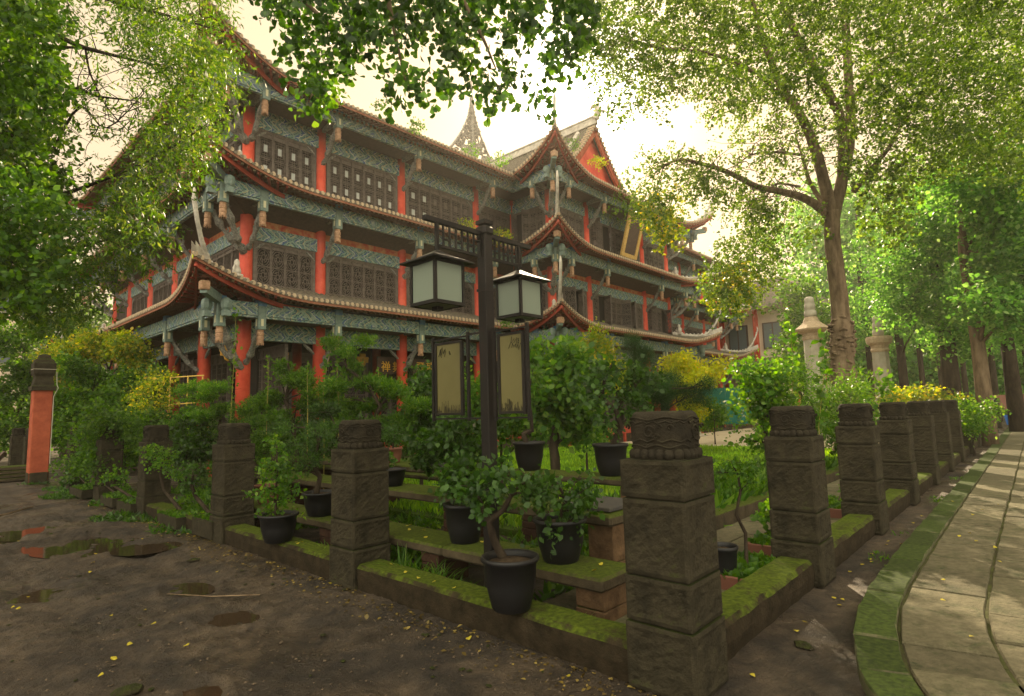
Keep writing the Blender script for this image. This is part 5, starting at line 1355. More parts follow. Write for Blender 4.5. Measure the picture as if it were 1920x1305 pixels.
for i, (x, y, h, l) in enumerate(((3.16, 4.2, .34, "biggest arching clump of strappy grass behind the left kerb"), (3.18, 3.85, .3, "arching grass clump right beside the biggest one"), (3.15, 3.45, .22, "low grass clump left of the lamp post's foot"), (3.17, 4.75, .22, "grass clump tucked behind the second left post"), (3.16, 5.4, .26, "grass clump between the second left post and the sapling's pot"), (3.14, 2.35, .16, "short weeds beside the rough pier near the corner post"), (3.15, 8.1, .36, "striped pale grass clump between the third and fourth left posts"))):
    clump(x, y, 90, h, l)
# wandering shoots
def shoot(P, Zd, lbl, size=.06, lm='bright'):
    T = pts_at(P, Zd); root = empty("climbing_shoot", (T[0][0], T[0][1], 0), lbl, "climbing plant", "tall thin shoots rising over the bed")
    mb = MB(); mb.tube([(T[0][0], T[0][1], 0)] + T, taper(.007, .003, len(T) + 1), 5); local(mb, root).build("stem", M_['bamboo'], root)
    PP, DD, SS = [], [], []
    for a, b in zip(T, T[1:]):
        a, b = np.array(a), np.array(b); n = int(np.linalg.norm(b - a) / .016); t = rng.random((n, 1)); PP.append(a + (b - a) * t + rng.normal(size=(n, 3)) * .03); d = rng.normal(size=(n, 3)); d[:, 2] += .3; DD.append(d); SS.append(size * (.6 + .7 * rng.random(n)))
    leaves_mesh("leaves", np.concatenate(PP), np.concatenate(DD), np.concatenate(SS), 'oval', L_[lm], root, 0, root.location)
shoot([(432, 800), (436, 720), (441, 640), (442, 588)], 9.5, "tallest thin vine shoot, in front of the corner column")
shoot([(500, 790), (503, 710), (502, 668)], 9.5, "short leafy shoot between the corner column and the gilded ornament")
shoot([(577, 760), (576, 710), (578, 678)], 9.4, "short shoot just left of the second red column", .05)
shoot([(608, 800), (606, 740), (612, 690), (622, 650), (606, 640)], 9.2, "leafy vine shoot climbing beside the second red column", .08)
shoot([(635, 760), (632, 700), (632, 645)], 9.2, "bushy vine shoot right of the second red column", .08)
shoot([(710, 760), (711, 720), (709, 690)], 9.3, "short thin shoot over the flat cloud-pruned pads", .05)
shoot([(1482, 800), (1488, 700), (1480, 600)], 8.5, "tallest willow-like stem, nearest the glossy shrub", .11)
shoot([(1535, 800), (1545, 700), (1538, 620)], 8.7, "willow-like stem close left of the ginkgo trunk", .11)
shoot([(1640, 800), (1652, 740), (1645, 690)], 10.5, "leafy stem before the slimmer pale pillar", .10)
shoot([(1668, 800), (1672, 750), (1662, 700)], 10.4, "second leafy stem before the slimmer pale pillar", .10)
# tufts growing on the roofs
def tuft(px, py, Zd, r_, lm, lbl, n=30, size=.08):
    c = at(px, py, Zd); root = empty("roof_weed", c, lbl, "weed", "weeds rooted on the temple roofs"); k = Zd / FPX
    crown("leaves", [(c, (r_ * k, r_ * k, r_ * k * .7), n)], 8, .15, size, 'oval', L_[lm], root, 0, up=.5)
tuft(875, 425, 21.5, 16, 'yellow', "bright weed on the middle eave left of the lamp post top", 40); tuft(940, 445, 22.5, 18, 'yellow', "leafy weed on the middle eave right of the lamp post top", 50)
tuft(780, 240, 19.8, 12, 'mid', "dark weed at the left along the top eave", 30); tuft(715, 196, 19, 8, 'mid', "tiny sapling sprouting from the top eave", 14); tuft(885, 285, 24, 12, 'bright', "green tuft on the top eave under the openwork ornament", 30); tuft(938, 300, 24.5, 16, 'bright', "moss-green tuft in the valley of the top roofs", 40)
tuft(1120, 305, 26, 10, 'gold', "yellow tuft at the foot of the red gable", 40); tuft(1075, 270, 27, 12, 'bright', "green tuft behind the wing's top corner", 40); tuft(955, 605, 21, 10, 'bright', "small weed on the lowest eave behind the right lantern", 26)

# ================================================================== red pillar, slab pile, pale pillars
px_, py_ = 2.42, 18.75
root = empty("gate_pillar", (px_ + .28, py_ + .28, 0), "weathered red square gate pillar with a dark stepped cap, at the left edge", "pillar")
mb = MB(); mb.box(-.20, .20, -.20, .20, .0, 2.38, 0, .02); mb.build("shaft", M_['redp'], root)
mb = MB(); mb.box(-.215, .215, -.215, .215, -.05, .32, 0, .05); mb.build("foot", M_['stone'], root)
mb = MB(); mb.rings([[(s * a, t * a, z) for s, t in ((-1, -1), (1, -1), (1, 1), (-1, 1))] for a, z in ((.25, 2.36), (.25, 2.46), (.205, 2.50), (.20, 2.58), (.18, 2.66), (.18, 2.72), (.22, 2.80), (.23, 3.06), (.20, 3.10), (.185, 3.16), (.13, 3.20), (.11, 3.28), (.03, 3.32))]); mb.build("cap", M_['stone'], root)
mb = MB(); mb.box(-.234, .234, -.238, .238, 2.90, 2.915); mb.tube([(.24, -.22, 2.85), (.26, -.23, 2.5), (.29, -.24, 2.42), (.24, -.22, 2.3), (.208, -.21, 2.2), (.208, -.21, .4)], .010, 5); mb.build("cable", M_['white'], root)
mb = MB(); 
for k in range(4): mb.box(2.1 - .02 * k, 2.9 + .03 * k, 20.4, 21.1, .1 * k, .1 * k + .085, 0, .01)
tag(mb.build("slab_pile", M_['shelf']), "low pile of stone slabs at the foot of the grey post far left", "slab pile")
mb = MB(); mb.bar((1.6, 20.2, .02), (2.25, 20.9, .75), .05, .12); tag(mb.build("leaning_plank", M_['darkw']), "dark plank leaning on the slab pile at the far left", "plank")
def pale(px, Zd, r_, zs, roof, lbl):
    c = at(px, 760, Zd); root = empty("stone_pillar", (c[0], c[1], 0), lbl, "carved pillar")
    mb = MB(); mb.lathe((0, 0, 0), [(r_ * 1.25, 0), (r_ * 1.25, .3), (r_ * 1.1, .35), (r_, zs - .3), (r_ * .97, zs - .3)], 8); mb.build("shaft", M_['white'], root)
    mb = MB(); mb.lathe((0, 0, 0), [(r_ * 1.05, zs - .3), (r_ * 1.12, zs - .25), (r_ * 1.12, zs - .18), (r_, zs - .15), (r_ * 1.1, zs - .02)], 16)
    if roof: mb.lathe((0, 0, 0), [(r_ * 1.1, zs - .02), (r_ * 1.9, zs + .10), (r_ * 2.0, zs + .17), (r_ * 1.3, zs + .36), (r_ * .9, zs + .5), (r_ * .7, zs + .7)], 8)
    else: mb.lathe((0, 0, 0), [(r_ * 1.1, zs - .02), (r_ * 1.5, zs + .08), (r_ * 1.6, zs + .25), (r_ * 1.5, zs + .36), (r_ * .8, zs + .38)], 12)
    mb.build("collar", M_['tend'], root, False)
    z = zs + (.7 if roof else .38); mb = MB(); mb.lathe((0, 0, z), [(r_ * .62, 0), (r_ * .70, .10), (r_ * .66, .26), (r_ * .52, .30), (r_ * .62, .36), (r_ * .60, .56), (r_ * .50, .60), (r_ * .56, .66), (r_ * .52, .84), (r_ * .3, .9)], 12); mb.build("finial", M_['white'], root, True)
pale(1660, 24, .31, 3.85, False, "slimmer pale stone pillar with a petalled collar, right of the ginkgo trunk")
pale(1534, 24.5, .37, 4.5, True, "pale stone pillar with a little stone roof, half behind the ginkgo trunk")
# ================================================================== big trees
def in_poly(x, y, poly):
    r = np.zeros(len(x), bool); n = len(poly)
    for i in range(n):
        (x0, y0), (x1, y1) = poly[i], poly[(i + 1) % n]
        c = ((y0 > y) != (y1 > y)) & (x < (x1 - x0) * (y - y0) / (y1 - y0 + 1e-9) + x0); r ^= c
    return r
FV, RV, UV = np.array(f), np.array(rr), np.array(uu)
def survey(poly, zr, n, gaps=None, thr=.0, hole=1.0):
    """seed points inside the real volume whose outline was surveyed from the camera, spread over a depth range"""
    P = np.array(poly, float); o = []
    tot = 0
    while tot < n:
        x = rng.uniform(P[:, 0].min(), P[:, 0].max(), n * 2); y = rng.uniform(P[:, 1].min(), P[:, 1].max(), n * 2); k = in_poly(x, y, poly); x, y = x[k], y[k]
        Z = rng.uniform(*zr, len(x))
        w3 = np.stack([x, y], -1)
        p = (FV[None] + ((x - 960) / FPX)[:, None] * RV - ((y - 652.5) / FPX)[:, None] * UV) * Z[:, None]; p[:, 2] += 1.5
        if thr:
            s = hole; q = (np.sin(p[:, 0] * 2.1 / s + p[:, 2] * 1.3 / s) + np.sin(p[:, 1] * 1.9 / s - p[:, 2] * 2.3 / s + 1) + np.sin((p[:, 0] + p[:, 1]) * 1.2 / s + p[:, 2] * 3.1 / s)) / 3
            p = p[q > thr - .5 * rng.random(len(p))]
        o.append(p); tot += len(p)
    q = np.concatenate(o)[:n]; return q + rng.normal(size=q.shape) * .011 * sum(zr) / 2
def sprays(seeds, per, twig, size, droop=.5, along=None, jit=.03, flatv=False):
    n = len(seeds); td = rng.normal(size=(n, 3)); td[:, 2] = td[:, 2] * .4 - droop
    td /= np.linalg.norm(td, axis=1, keepdims=True); t = rng.random((n, per)) * twig
    p = seeds[:, None] + td[:, None] * t[..., None] + rng.normal(size=(n, per, 3)) * jit
    d = td[:, None] * .5 + rng.normal(size=(n, per, 3)) * .7; d[..., 2] -= droop * .5
    return p.reshape(-1, 3), d.reshape(-1, 3), size * (.6 + .7 * rng.random(n * per))
def crown_of(root, name, parts, shape, lm, flat=.2):
    p = np.concatenate([q[0] for q in parts]); d = np.concatenate([q[1] for q in parts]); s = np.concatenate([q[2] for q in parts])
    return leaves_mesh(name, p, d, s, shape, L_[lm], root, flat, root.location)
def branch(mb, P, Z, r0, r1, n=7, wob=0):
    T = [Vector(at(px, py, Z if not isinstance(Z, (list, tuple)) else Z[i])) for i, (px, py) in enumerate(P)]; fine = []
    for i in range(len(T) - 1):
        p0, p1, p2, p3 = T[max(i - 1, 0)], T[i], T[i + 1], T[min(i + 2, len(T) - 1)]
        for k in range(4):
            t = k / 4; fine.append(.5 * ((2 * p1) + (p2 - p0) * t + (2 * p0 - 5 * p1 + 4 * p2 - p3) * t * t + (3 * p1 - 3 * p2 + p3 - p0) * t ** 3))
    fine.append(T[-1]); mb.tube(fine, taper(r0, r1, len(fine)), n, 0, True, .07); return fine
# --- the ginkgo on the right
random.seed(21)
gk = empty("ginkgo_tree", (17.2, 3.85, 0), "big ginkgo with a rough swollen trunk forking over the right-hand garden", "tree")
mb = MB(); base = Vector((17.2, 3.85, 0)); Zt = 15.3
T = [base] + [Vector(at(px, py, Zt)) for px, py in ((1584, 740), (1580, 680), (1578, 620), (1574, 560), (1566, 500), (1560, 440), (1560, 395))]
fine = []
for a, b in zip(T, T[1:]): fine += [a.lerp(b, k / 6) for k in range(6)]
fine.append(T[-1]); N = len(fine); rad = []
for i, p in enumerate(fine):
    z = p.z; r_ = .275 - .014 * z
    if z < 3.6: r_ = .29 + .025 * math.sin(z * 9) + .02 * math.sin(z * 23)
    if z < .5: r_ = .36 - .13 * z
    rad.append(r_)
mb.tube(fine, rad, 22, 0, True, .045)
rq = random.Random(9)
for i in range(210):   # burrs and bark plates on the swollen lower trunk
    z = rq.uniform(.3, 3.7); k = min(range(N), key=lambda j: abs(fine[j].z - z)); th = rq.uniform(0, 6.28); r_ = rad[k]
    c = fine[k] + Vector((math.cos(th) * r_ * .97, math.sin(th) * r_ * .97, rq.uniform(-.06, .06))); w_ = rq.uniform(.04, .10)
    t_ = Vector((-math.sin(th), math.cos(th), rq.uniform(-.5, .5))) * w_; mb.tube([c - t_, c + Vector((math.cos(th), math.sin(th), .2)) * rq.uniform(.02, .05), c + t_], [.02, rq.uniform(.03, .055), .02], 5, 0, True, .3)
BR = []
BR.append(branch(mb, [(1562, 410), (1580, 330), (1594, 250), (1590, 130), (1583, 0), (1580, -120)], [15.3, 15.4, 15.6, 15.8, 16, 16], .17, .08))
BR.append(branch(mb, [(1560, 405), (1545, 340), (1525, 270), (1500, 215), (1460, 150), (1430, 70), (1405, -20)], [15.3, 15.2, 15, 14.8, 14.6, 14.4, 14.2], .17, .05))
BR.append(branch(mb, [(1580, 330), (1578, 230), (1540, 150), (1495, 70), (1470, 10), (1450, -60)], [15.4, 15.1, 14.9, 14.7, 14.6, 14.5], .14, .06))
BR.append(branch(mb, [(1548, 400), (1515, 375), (1470, 360), (1420, 350), (1370, 325), (1320, 308), (1270, 300), (1230, 322)], [15.3, 15.1, 14.8, 14.5, 14.2, 14, 13.8, 13.7], .12, .02))
BR.append(branch(mb, [(1545, 385), (1518, 340), (1505, 295), (1490, 250)], [15.3, 15.5, 15.7, 16], .07, .02))
BR.append(branch(mb, [(1600, 360), (1640, 310), (1668, 275), (1700, 220), (1760, 160)], [15.4, 15.2, 15, 14.8, 14.5], .08, .03))
BR.append(branch(mb, [(1500, 290), (1450, 285), (1410, 290), (1380, 310)], [14.8, 14.6, 14.4, 14.2], .04, .015))
BR.append(branch(mb, [(1500, 350), (1455, 345), (1435, 370), (1400, 390)], [15, 14.8, 14.6, 14.4], .035, .01))
BR.append(branch(mb, [(1590, 200), (1650, 120), (1730, 60), (1800, 20)], [15.7, 15, 14.5, 14], .07, .02))
BR.append(branch(mb, [(1500, 210), (1420, 140), (1330, 100), (1240, 90), (1160, 70)], [14.8, 14, 13.5, 13, 12.6], .06, .015))
for (P, z) in (([(1478, 380), (1470, 420), (1476, 470), (1488, 510)], 14.8), ([(1545, 400), (1530, 440), (1535, 500)], 15), ([(1300, 305), (1290, 340), (1250, 360)], 13.9), ([(1380, 330), (1400, 400), (1420, 460)], 14.3)): branch(mb, P, z, .012, .004, 5)
for b_ in BR:   # fine side twigs
    for i in range(len(b_) // 5, len(b_)):
        for _ in range(2):
            e = b_[i] + Vector((random.uniform(-1, 1), random.uniform(-1, 1), random.uniform(-.9, .6))) * random.uniform(.6, 1.4); L = limb(b_[i], e, .08, 4, .08); mb.tube(L, taper(.016, .004, len(L)), 4)
local(mb, gk).build("trunk", M_['bark'], gk, True)
parts = [
    sprays(survey([(1090, -60), (1560, -60), (1570, 120), (1480, 170), (1400, 175), (1350, 215), (1290, 150), (1230, 195), (1170, 200), (1120, 150), (1085, 60)], (11.5, 17), 2600, thr=.48, hole=.6), 14, .5, .058, 1.0),
    sprays(survey([(1560, -60), (1960, -60), (1960, 330), (1830, 300), (1740, 320), (1640, 250), (1600, 120)], (11, 17), 3300, thr=.38, hole=.6), 14, .5, .058, .9),
    sprays(survey([(1400, 150), (1640, 130), (1650, 300), (1580, 330), (1560, 260), (1500, 330), (1400, 300), (1370, 250)], (13, 17), 520, thr=.4, hole=.5), 13, .45, .058, 1.0),
    sprays(survey([(1180, 300), (1240, 270), (1330, 280), (1400, 330), (1390, 370), (1330, 360), (1290, 390), (1250, 385), (1240, 430), (1190, 400), (1165, 370)], (13, 14.8), 420, thr=.25, hole=.5), 14, .5, .054, 1.4),
    sprays(survey([(1400, 340), (1470, 370), (1455, 450), (1440, 520), (1400, 560), (1340, 570), (1310, 540), (1330, 480), (1370, 450), (1380, 390)], (13.3, 15.5), 620, thr=.25, hole=.5), 14, .5, .054, 1.4),
    sprays(survey([(1600, 300), (1720, 300), (1700, 450), (1620, 430)], (14, 16.5), 240, thr=.1, hole=.7), 12, .3, .08, .6),
    sprays(survey([(1500, 400), (1535, 400), (1540, 470), (1515, 460)], (14.8, 15.5), 30), 10, .2, .075, .8),
]
crown_of(gk, "crown", parts, 'fan', 'ginkgo')
yl = [sprays(survey([(1190, 370), (1260, 370), (1270, 430), (1250, 460), (1210, 410)], (13.4, 14.2), 110), 12, .3, .07, 1.0), sprays(survey([(1330, 520), (1420, 480), (1400, 570), (1330, 575)], (13.5, 14.6), 90), 12, .25, .07, .8)]
crown_of(gk, "hanging_leaves", yl, 'fan', 'yellow')
# --- ginkgo branch overhead in front
og = empty("overhanging_ginkgo", (-2.5, 3.5, 0), "dark ginkgo branch with fan leaves hanging across the top centre of the view", "tree")
mb = MB(); mb.tube([(-2.5, 3.5, 0), (-2.4, 3.4, 2.5), (-2.2, 3.3, 5.2), (-1.9, 3.2, 8)], [.26, .22, .2, .16], 12)
A0 = Vector((-2.2, 3.3, 5.4))
for (P, Z) in (([(560, -60), (700, -40), (850, -30), (1000, -40), (1080, -20)], 5.6), ([(520, -40), (600, 30), (660, 90)], 5.3), ([(850, -30), (900, 60), (930, 130)], 5.4), ([(720, -40), (740, 60), (760, 150)], 5.2)):
    q = branch(mb, P, Z, .03, .006, 6)
q = limb(A0, at(560, -60, 5.6), .08, 6, .03); mb.tube(q, taper(.10, .035, len(q)), 8)
local(mb, og).build("trunk", M_['bark'], og, True)
OUT = [(505, 40), (530, 85), (560, 160), (600, 205), (640, 150), (690, 130), (730, 190), (775, 225), (810, 150), (850, 195), (880, 140), (920, 220), (940, 235), (965, 140), (1000, 240), (1030, 225), (1060, 140), (1095, 70), (1110, 0)]
ox, oy = np.array([p[0] for p in OUT], float), np.array([p[1] for p in OUT], float)
S_ = []
while len(S_) < 620:
    px = rng.uniform(500, 1110); ym_ = np.interp(px, ox, oy); py = -70 + (ym_ + 50) * rng.random() ** 1.15
    if math.sin(px * .045 + 1) * math.sin(px * .017) + math.sin(py * .05) * .4 < -.35 and py > 40 and rng.random() < .8: continue
    S_.append(at(px, py, rng.uniform(4.7, 6.3)))
S_ = np.array(S_)
crown_of(og, "crown", [sprays(S_, 9, .22, .066, 1.3, jit=.035)], 'fan', 'dark', 0)
Sg = np.array([at(rng.normal(600, 22), rng.uniform(150, 200), rng.uniform(4.8, 5.2)) for _ in range(22)])
crown_of(og, "bright_leaves", [sprays(Sg, 7, .12, .055, 1.0, jit=.03)], 'fan', 'bright', 0)  # a few low sprays in the brighter green leaf
# --- leafy tree at upper left
lt = empty("leafy_tree", (-2.6, 9.5, 0), "tall leafy tree whose long-leaved boughs fill the upper left of the view", "tree")
mb = MB(); mb.tube([(-2.6, 9.5, 0), (-2.5, 9.4, 2.5), (-2.3, 9.3, 5.2), (-1.8, 9.2, 9)], [.34, .28, .24, .15], 12, 0, True, .05)
A0 = Vector((-2.4, 9.35, 4.6))
for (P, Z, r_) in (([(-40, 130), (60, 60), (160, 90), (240, 110), (330, 130)], [8.3, 8, 7.8, 7.6, 7.4], .05), ([(-60, 300), (40, 260), (130, 170), (180, 180), (260, 190)], [8.2, 8, 7.8, 7.6, 7.5], .04), ([(-60, 420), (60, 380), (160, 350), (280, 300), (380, 240)], [8.2, 8, 7.8, 7.5, 7.3], .045), ([(-40, 500), (80, 480), (200, 450), (290, 420)], [8.2, 8, 7.8, 7.6], .035), ([(100, 280), (150, 200), (200, 240), (270, 175)], 7.8, .02), ([(-50, 20), (100, -20), (280, 20), (420, 60)], [8, 7.8, 7.5, 7.2], .05), ([(160, 90), (170, 140), (200, 200), (240, 245)], 7.8, .015)):
    q = branch(mb, P, Z, r_, .006, 6); L = limb(A0, q[0], .05, 4, .03); mb.tube(L, taper(.10, r_, len(L)), 7)
    for i in range(2, len(q)):
        for _ in range(2):
            e = q[i] + Vector((random.uniform(-1, 1), random.uniform(-1, 1), random.uniform(-.7, .7))) * random.uniform(.3, .7); L = limb(q[i], e, .05, 3, .08); mb.tube(L, taper(.008, .002, len(L)), 4)
local(mb, lt).build("trunk", M_['bark2'], lt, True)
full = [(-80, -80), (430, -80), (415, 20), (435, 100), (430, 150), (405, 200), (400, 260), (375, 300), (355, 350), (310, 385), (280, 420), (230, 440), (180, 480), (120, 560), (40, 590), (-80, 560)]
rightm = [(200, -80), (430, -80), (420, 30), (440, 110), (435, 160), (405, 240), (380, 300), (350, 350), (300, 390), (260, 430), (200, 450), (180, 400), (250, 300), (290, 230), (280, 130), (240, 60)]
leftm = [(-80, -80), (120, -80), (100, 60), (110, 180), (100, 300), (130, 400), (120, 520), (60, 580), (-80, 560)]
parts = [sprays(survey(full, (6.2, 9.5), 900, thr=.35, hole=.5), 12, .28, .075, .55, jit=.025), sprays(survey(rightm, (6.5, 9.5), 1500, thr=.2, hole=.45), 12, .28, .075, .6, jit=.025), sprays(survey(leftm, (6.2, 9), 2300, thr=.08, hole=.45), 12, .26, .07, .4, jit=.025)]
parts.append(sprays(survey([(0, 430), (180, 400), (330, 400), (300, 470), (230, 520), (160, 590), (60, 600)], (6.5, 9), 620, thr=.1, hole=.5), 12, .28, .08, .8, jit=.025))
crown_of(lt, "crown", parts[:2] + parts[3:], 'long', 'ltree', .3); crown_of(lt, "inner_leaves", parts[2:3], 'oval', 'mid', .2)

# --- the wood on the right
random.seed(31)
def wood_tree(px, Z, wpx, top, tiers, lbl, lm='forest', lean=0, size=.15, bark='bark2'):
    c = at(px, 765, Z); root = empty("woodland_tree", (c[0], c[1], 0), lbl, "tree", "trees of the wood on the right")
    mb = MB(); r_ = wpx * Z / FPX / 2; H = at(px, top, Z)[2]
    pts = [Vector((c[0], c[1], 0)), Vector((c[0] + lean * .3, c[1], H * .35)), Vector((c[0] + lean * .8, c[1] + .1, H * .7)), Vector((c[0] + lean, c[1], H * .98))]
    mb.tube(pts, [r_ * 1.25, r_, r_ * .7, r_ * .2], 9, 0, True, .05)
    bl = []
    for (bx, by, rx, ry) in tiers:
        cc = at(bx, by, Z + random.uniform(-1.2, .6)); k = Z / FPX; bl.append((cc, (rx * k, rx * k * .8, ry * k), max(12, int(rx * ry * .085))))
        i = min(range(4), key=lambda j: (pts[j] - Vector(cc)).length); a = pts[i]; L = limb(a, cc, .05, 3, .05); mb.tube(L, taper(r_ * .3, r_ * .08, len(L)), 5)
    local(mb, root).build("trunk", M_[bark], root, True)
    crown("crown", bl, 12, .55, size, 'oval', L_[lm], root, .25, .8, .3, .12, 0, .45)
wood_tree(1790, 22, 26, 300, [(1720, 470, 90, 40), (1800, 430, 90, 44), (1860, 500, 80, 40), (1740, 560, 100, 36), (1830, 590, 80, 30), (1690, 540, 60, 30), (1760, 380, 80, 40), (1790, 640, 60, 20)], "thick dark-trunked tree in the wood with tiers of pale leaves")
wood_tree(1848, 18, 24, 300, [(1880, 400, 80, 50), (1900, 480, 70, 50), (1840, 330, 90, 50), (1920, 580, 60, 40), (1860, 560, 60, 26)], "straight reddish-brown trunk at the edge of the wood beside the walk", bark='bark')
wood_tree(1640, 30, 12, 380, [(1640, 480, 60, 36), (1650, 560, 60, 34), (1630, 620, 50, 30), (1690, 610, 50, 30), (1650, 430, 44, 30)], "slim tree of the wood right behind the ginkgo trunk")
wood_tree(1520, 34, 14, 500, [(1515, 600, 44, 36), (1490, 565, 36, 34), (1485, 640, 32, 34), (1530, 660, 44, 36), (1500, 690, 34, 30), (1560, 600, 36, 36), (1505, 540, 28, 20)], "round bright tree between the temple and the ginkgo", 'bright', size=.2)
wood_tree(1700, 28, 14, 400, [(1700, 500, 70, 36), (1720, 600, 60, 28), (1680, 560, 50, 26)], "thin tree of the wood left of the thick dark one")
wood_tree(1905, 24, 22, 380, [(1900, 440, 60, 40), (1930, 530, 60, 40), (1900, 620, 50, 20)], "leaning dark trunk at the right edge of the view", lean=-1.2)
wood_tree(1735, 33, 9, 420, [(1740, 520, 60, 30), (1750, 620, 50, 24)], "pole-like tree deep in the wood beside the thick dark trunk")
wood_tree(1870, 36, 10, 420, [(1870, 540, 60, 30), (1850, 630, 50, 20)], "pole-like tree deep in the wood near the walk's end")
wood_tree(1670, 38, 8, 420, [(1670, 560, 50, 30), (1660, 640, 50, 24)], "thin far trunk between the two pale pillars' right side and the wood")
wood_tree(1815, 40, 8, 420, [(1810, 560, 60, 30), (1820, 640, 50, 24)], "thin far trunk just right of the thick dark one")
wood_tree(1935, 30, 9, 420, [(1930, 560, 60, 40), (1940, 650, 40, 24)], "thin trunk half cut by the right edge of the view")
wood_tree(1770, 43, 7, 430, [(1770, 560, 60, 30)], "farthest thin trunk seen in the middle of the wood")
# closing mass of the wood behind
p, d, s = blob_leaves([(at(px, py, 52), (7, 5, 4.5), 420) for px in range(1560, 2120, 70) for py in (430, 560, 660, 720)], 10, 1.2, .42, .2, .8, .1, .4)
o = leaves_mesh("distant_wood", p, d, s, 'oval', L_['forest']); tag(o, "far-off leafy mass closing the view behind the trunks on the right", "wood", kind="stuff")
p, d, s = blob_leaves([(at(px, py, 62), (8, 6, 5), 300) for px in range(-160, 230, 80) for py in (600, 690, 750)], 10, 1.2, .42, .2, .8, .1, .4)
o = leaves_mesh("distant_hedge", p, d, s, 'oval', L_['mid']); tag(o, "far-off dark greenery behind the yard on the left", "hedge", kind="stuff")
# a few woody blocks: apartment houses left, annex right
def house(name, lbl, x0, x1, y0, y1, h, wins, m, rm, side='x'):
    root = empty(name, (x0, y0, 0), lbl, "building"); mb = MB(); mb.box(0, x1 - x0, 0, y1 - y0, -.2, h); mb.build("wall", M_[m], root)
    r_ = MB(); r_.box(-.4, x1 - x0 + .4, -.4, y1 - y0 + .4, h + .003, h + .35, 0, .05); r_.box(.5, x1 - x0 - .5, .5, y1 - y0 - .5, h + .36, h + 1.1); r_.build("roof", M_[rm], root)
    for (face, a, z, w_, hh) in wins:
        fr, gl = MB(), MB()
        if face == 'x':
            fr.box(-.06, -.004, a, a + w_, z, z + hh); gl.box(-.075, -.063, a + .1, a + w_ / 2 - .04, z + .1, z + hh - .1); gl.box(-.075, -.063, a + w_ / 2 + .04, a + w_ - .1, z + .1, z + hh - .1)
        else:
            fr.box(a, a + w_, -.06, -.004, z, z + hh); gl.box(a + .1, a + w_ / 2 - .04, -.075, -.063, z + .1, z + hh - .1); gl.box(a + w_ / 2 + .04, a + w_ - .1, -.075, -.063, z + .1, z + hh - .1)
        o = fr.build("window", M_['white'], root); gl.build("pane", M_['glassd'], o)
    return root
house("apartment_house", "cream apartment block with rows of windows behind the left trees", -2, 5.2, 44, 58, 17, [(fc, a, z, 1.6, 1.7) for fc in ('y', 'x') for a in (.8, 3.2, 5.2) for z in (2, 5, 8, 11, 14)], 'plaster', 'ridge')
house("brick_house", "orange brick house with white-framed windows at the far left edge", -8, -3.5, 32, 44, 8.2, [('y', a, z, 1.1, 1.9) for a in (.7, 2.9) for z in (1.6, 4.8)], 'pier', 'redd')
# cream annex beyond the temple, red columns and upturned roof
an = empty("annex_hall", (44, 12, 0), "cream two-tier annex with red columns and curved tiled roofs beyond the temple's right end", "building")
mb = MB(); mb.box(44.6, 54, 12.5, 27, 0, 9.2); local(mb, an).build("wall", M_['plaster'], an)
mb = MB()
for y in (12.6, 15.2, 17.8, 20.4): mb.box(44.3, 44.58, y, y + .3, 0, 9.0)
for x in (47, 50): mb.box(x, x + .3, 12.2, 12.48, 0, 9.0)
local(mb, an).build("columns", M_['red'], an)
for ze_, zw_ in ((4.0, 5.0), (8.6, 10.2)):
    mb = MB(); vs = []; m_ = 24
    for i in range(m_ + 1):
        t = i / m_; y = 10.6 + 17 * t; k = max(0, 1 - t * 4.5) ** 2 + max(0, 1 - (1 - t) * 4.5) ** 2
        vs += [(42.9 - .4 * k, y, ze_ + 1.1 * k), (42.9 - .4 * k, y, ze_ - .16 + 1.1 * k), (44.7, max(12.4, min(y, 27)), zw_), (45.9, max(13.6, min(y, 26)), zw_ + 1.0)]
    mb.add(vs, [(4 * i + a, 4 * i + b, 4 * i + 4 + b, 4 * i + 4 + a) for i in range(m_) for a, b in ((0, 1), (0, 2), (2, 3), (1, 2))])
    vs = []
    for i in range(m_ + 1):
        t = i / m_; x = 42.6 + 12 * t; k = max(0, 1 - t * 4.5) ** 2
        vs += [(x, 10.9 - .4 * k, ze_ + 1.1 * k), (x, 10.9 - .4 * k, ze_ - .16 + 1.1 * k), (max(x, 44.7), 12.4, zw_), (max(x, 45.9), 13.6, zw_ + 1.0)]
    mb.add(vs, [(4 * i + a, 4 * i + b, 4 * i + 4 + b, 4 * i + 4 + a) for i in range(m_) for a, b in ((0, 1), (0, 2), (2, 3), (1, 2))])
    mb.tube([(42.5, 10.5, ze_ + 1.6), (42.9, 10.9, ze_ + 1.0), (43.8, 11.7, zw_ - .2), (44.8, 12.6, zw_ + .2)], [.06, .12, .14, .14], 6)
    local(mb, an).build("roof", M_['tile'], an)
for y in (13.4, 16, 18.6):
    fr, gl = MB(), MB(); fr.box(44.5, 44.59, y, y + 1.5, 5.6, 7.6); gl.box(44.47, 44.49, y + .12, y + .7, 5.7, 7.5); gl.box(44.47, 44.49, y + .8, y + 1.38, 5.7, 7.5)
    o = local(fr, an).build("window", M_['darkw'], an); local(gl, an).build("pane", M_['glassd'], o)
mb = MB(); c = at(1375, 785, 36); mb.box(c[0], c[0] + .1, c[1] - 1.2, c[1] + 3.2, .3, 2.6); 
for k in range(6): mb.box(c[0] - .06, c[0], c[1] - 1.2 + .8 * k, c[1] - 1.14 + .8 * k, .3, 2.7)
tag(mb.build("netting_screen", M_['tarp']), "green netting screen below the annex, beyond the square", "screen")
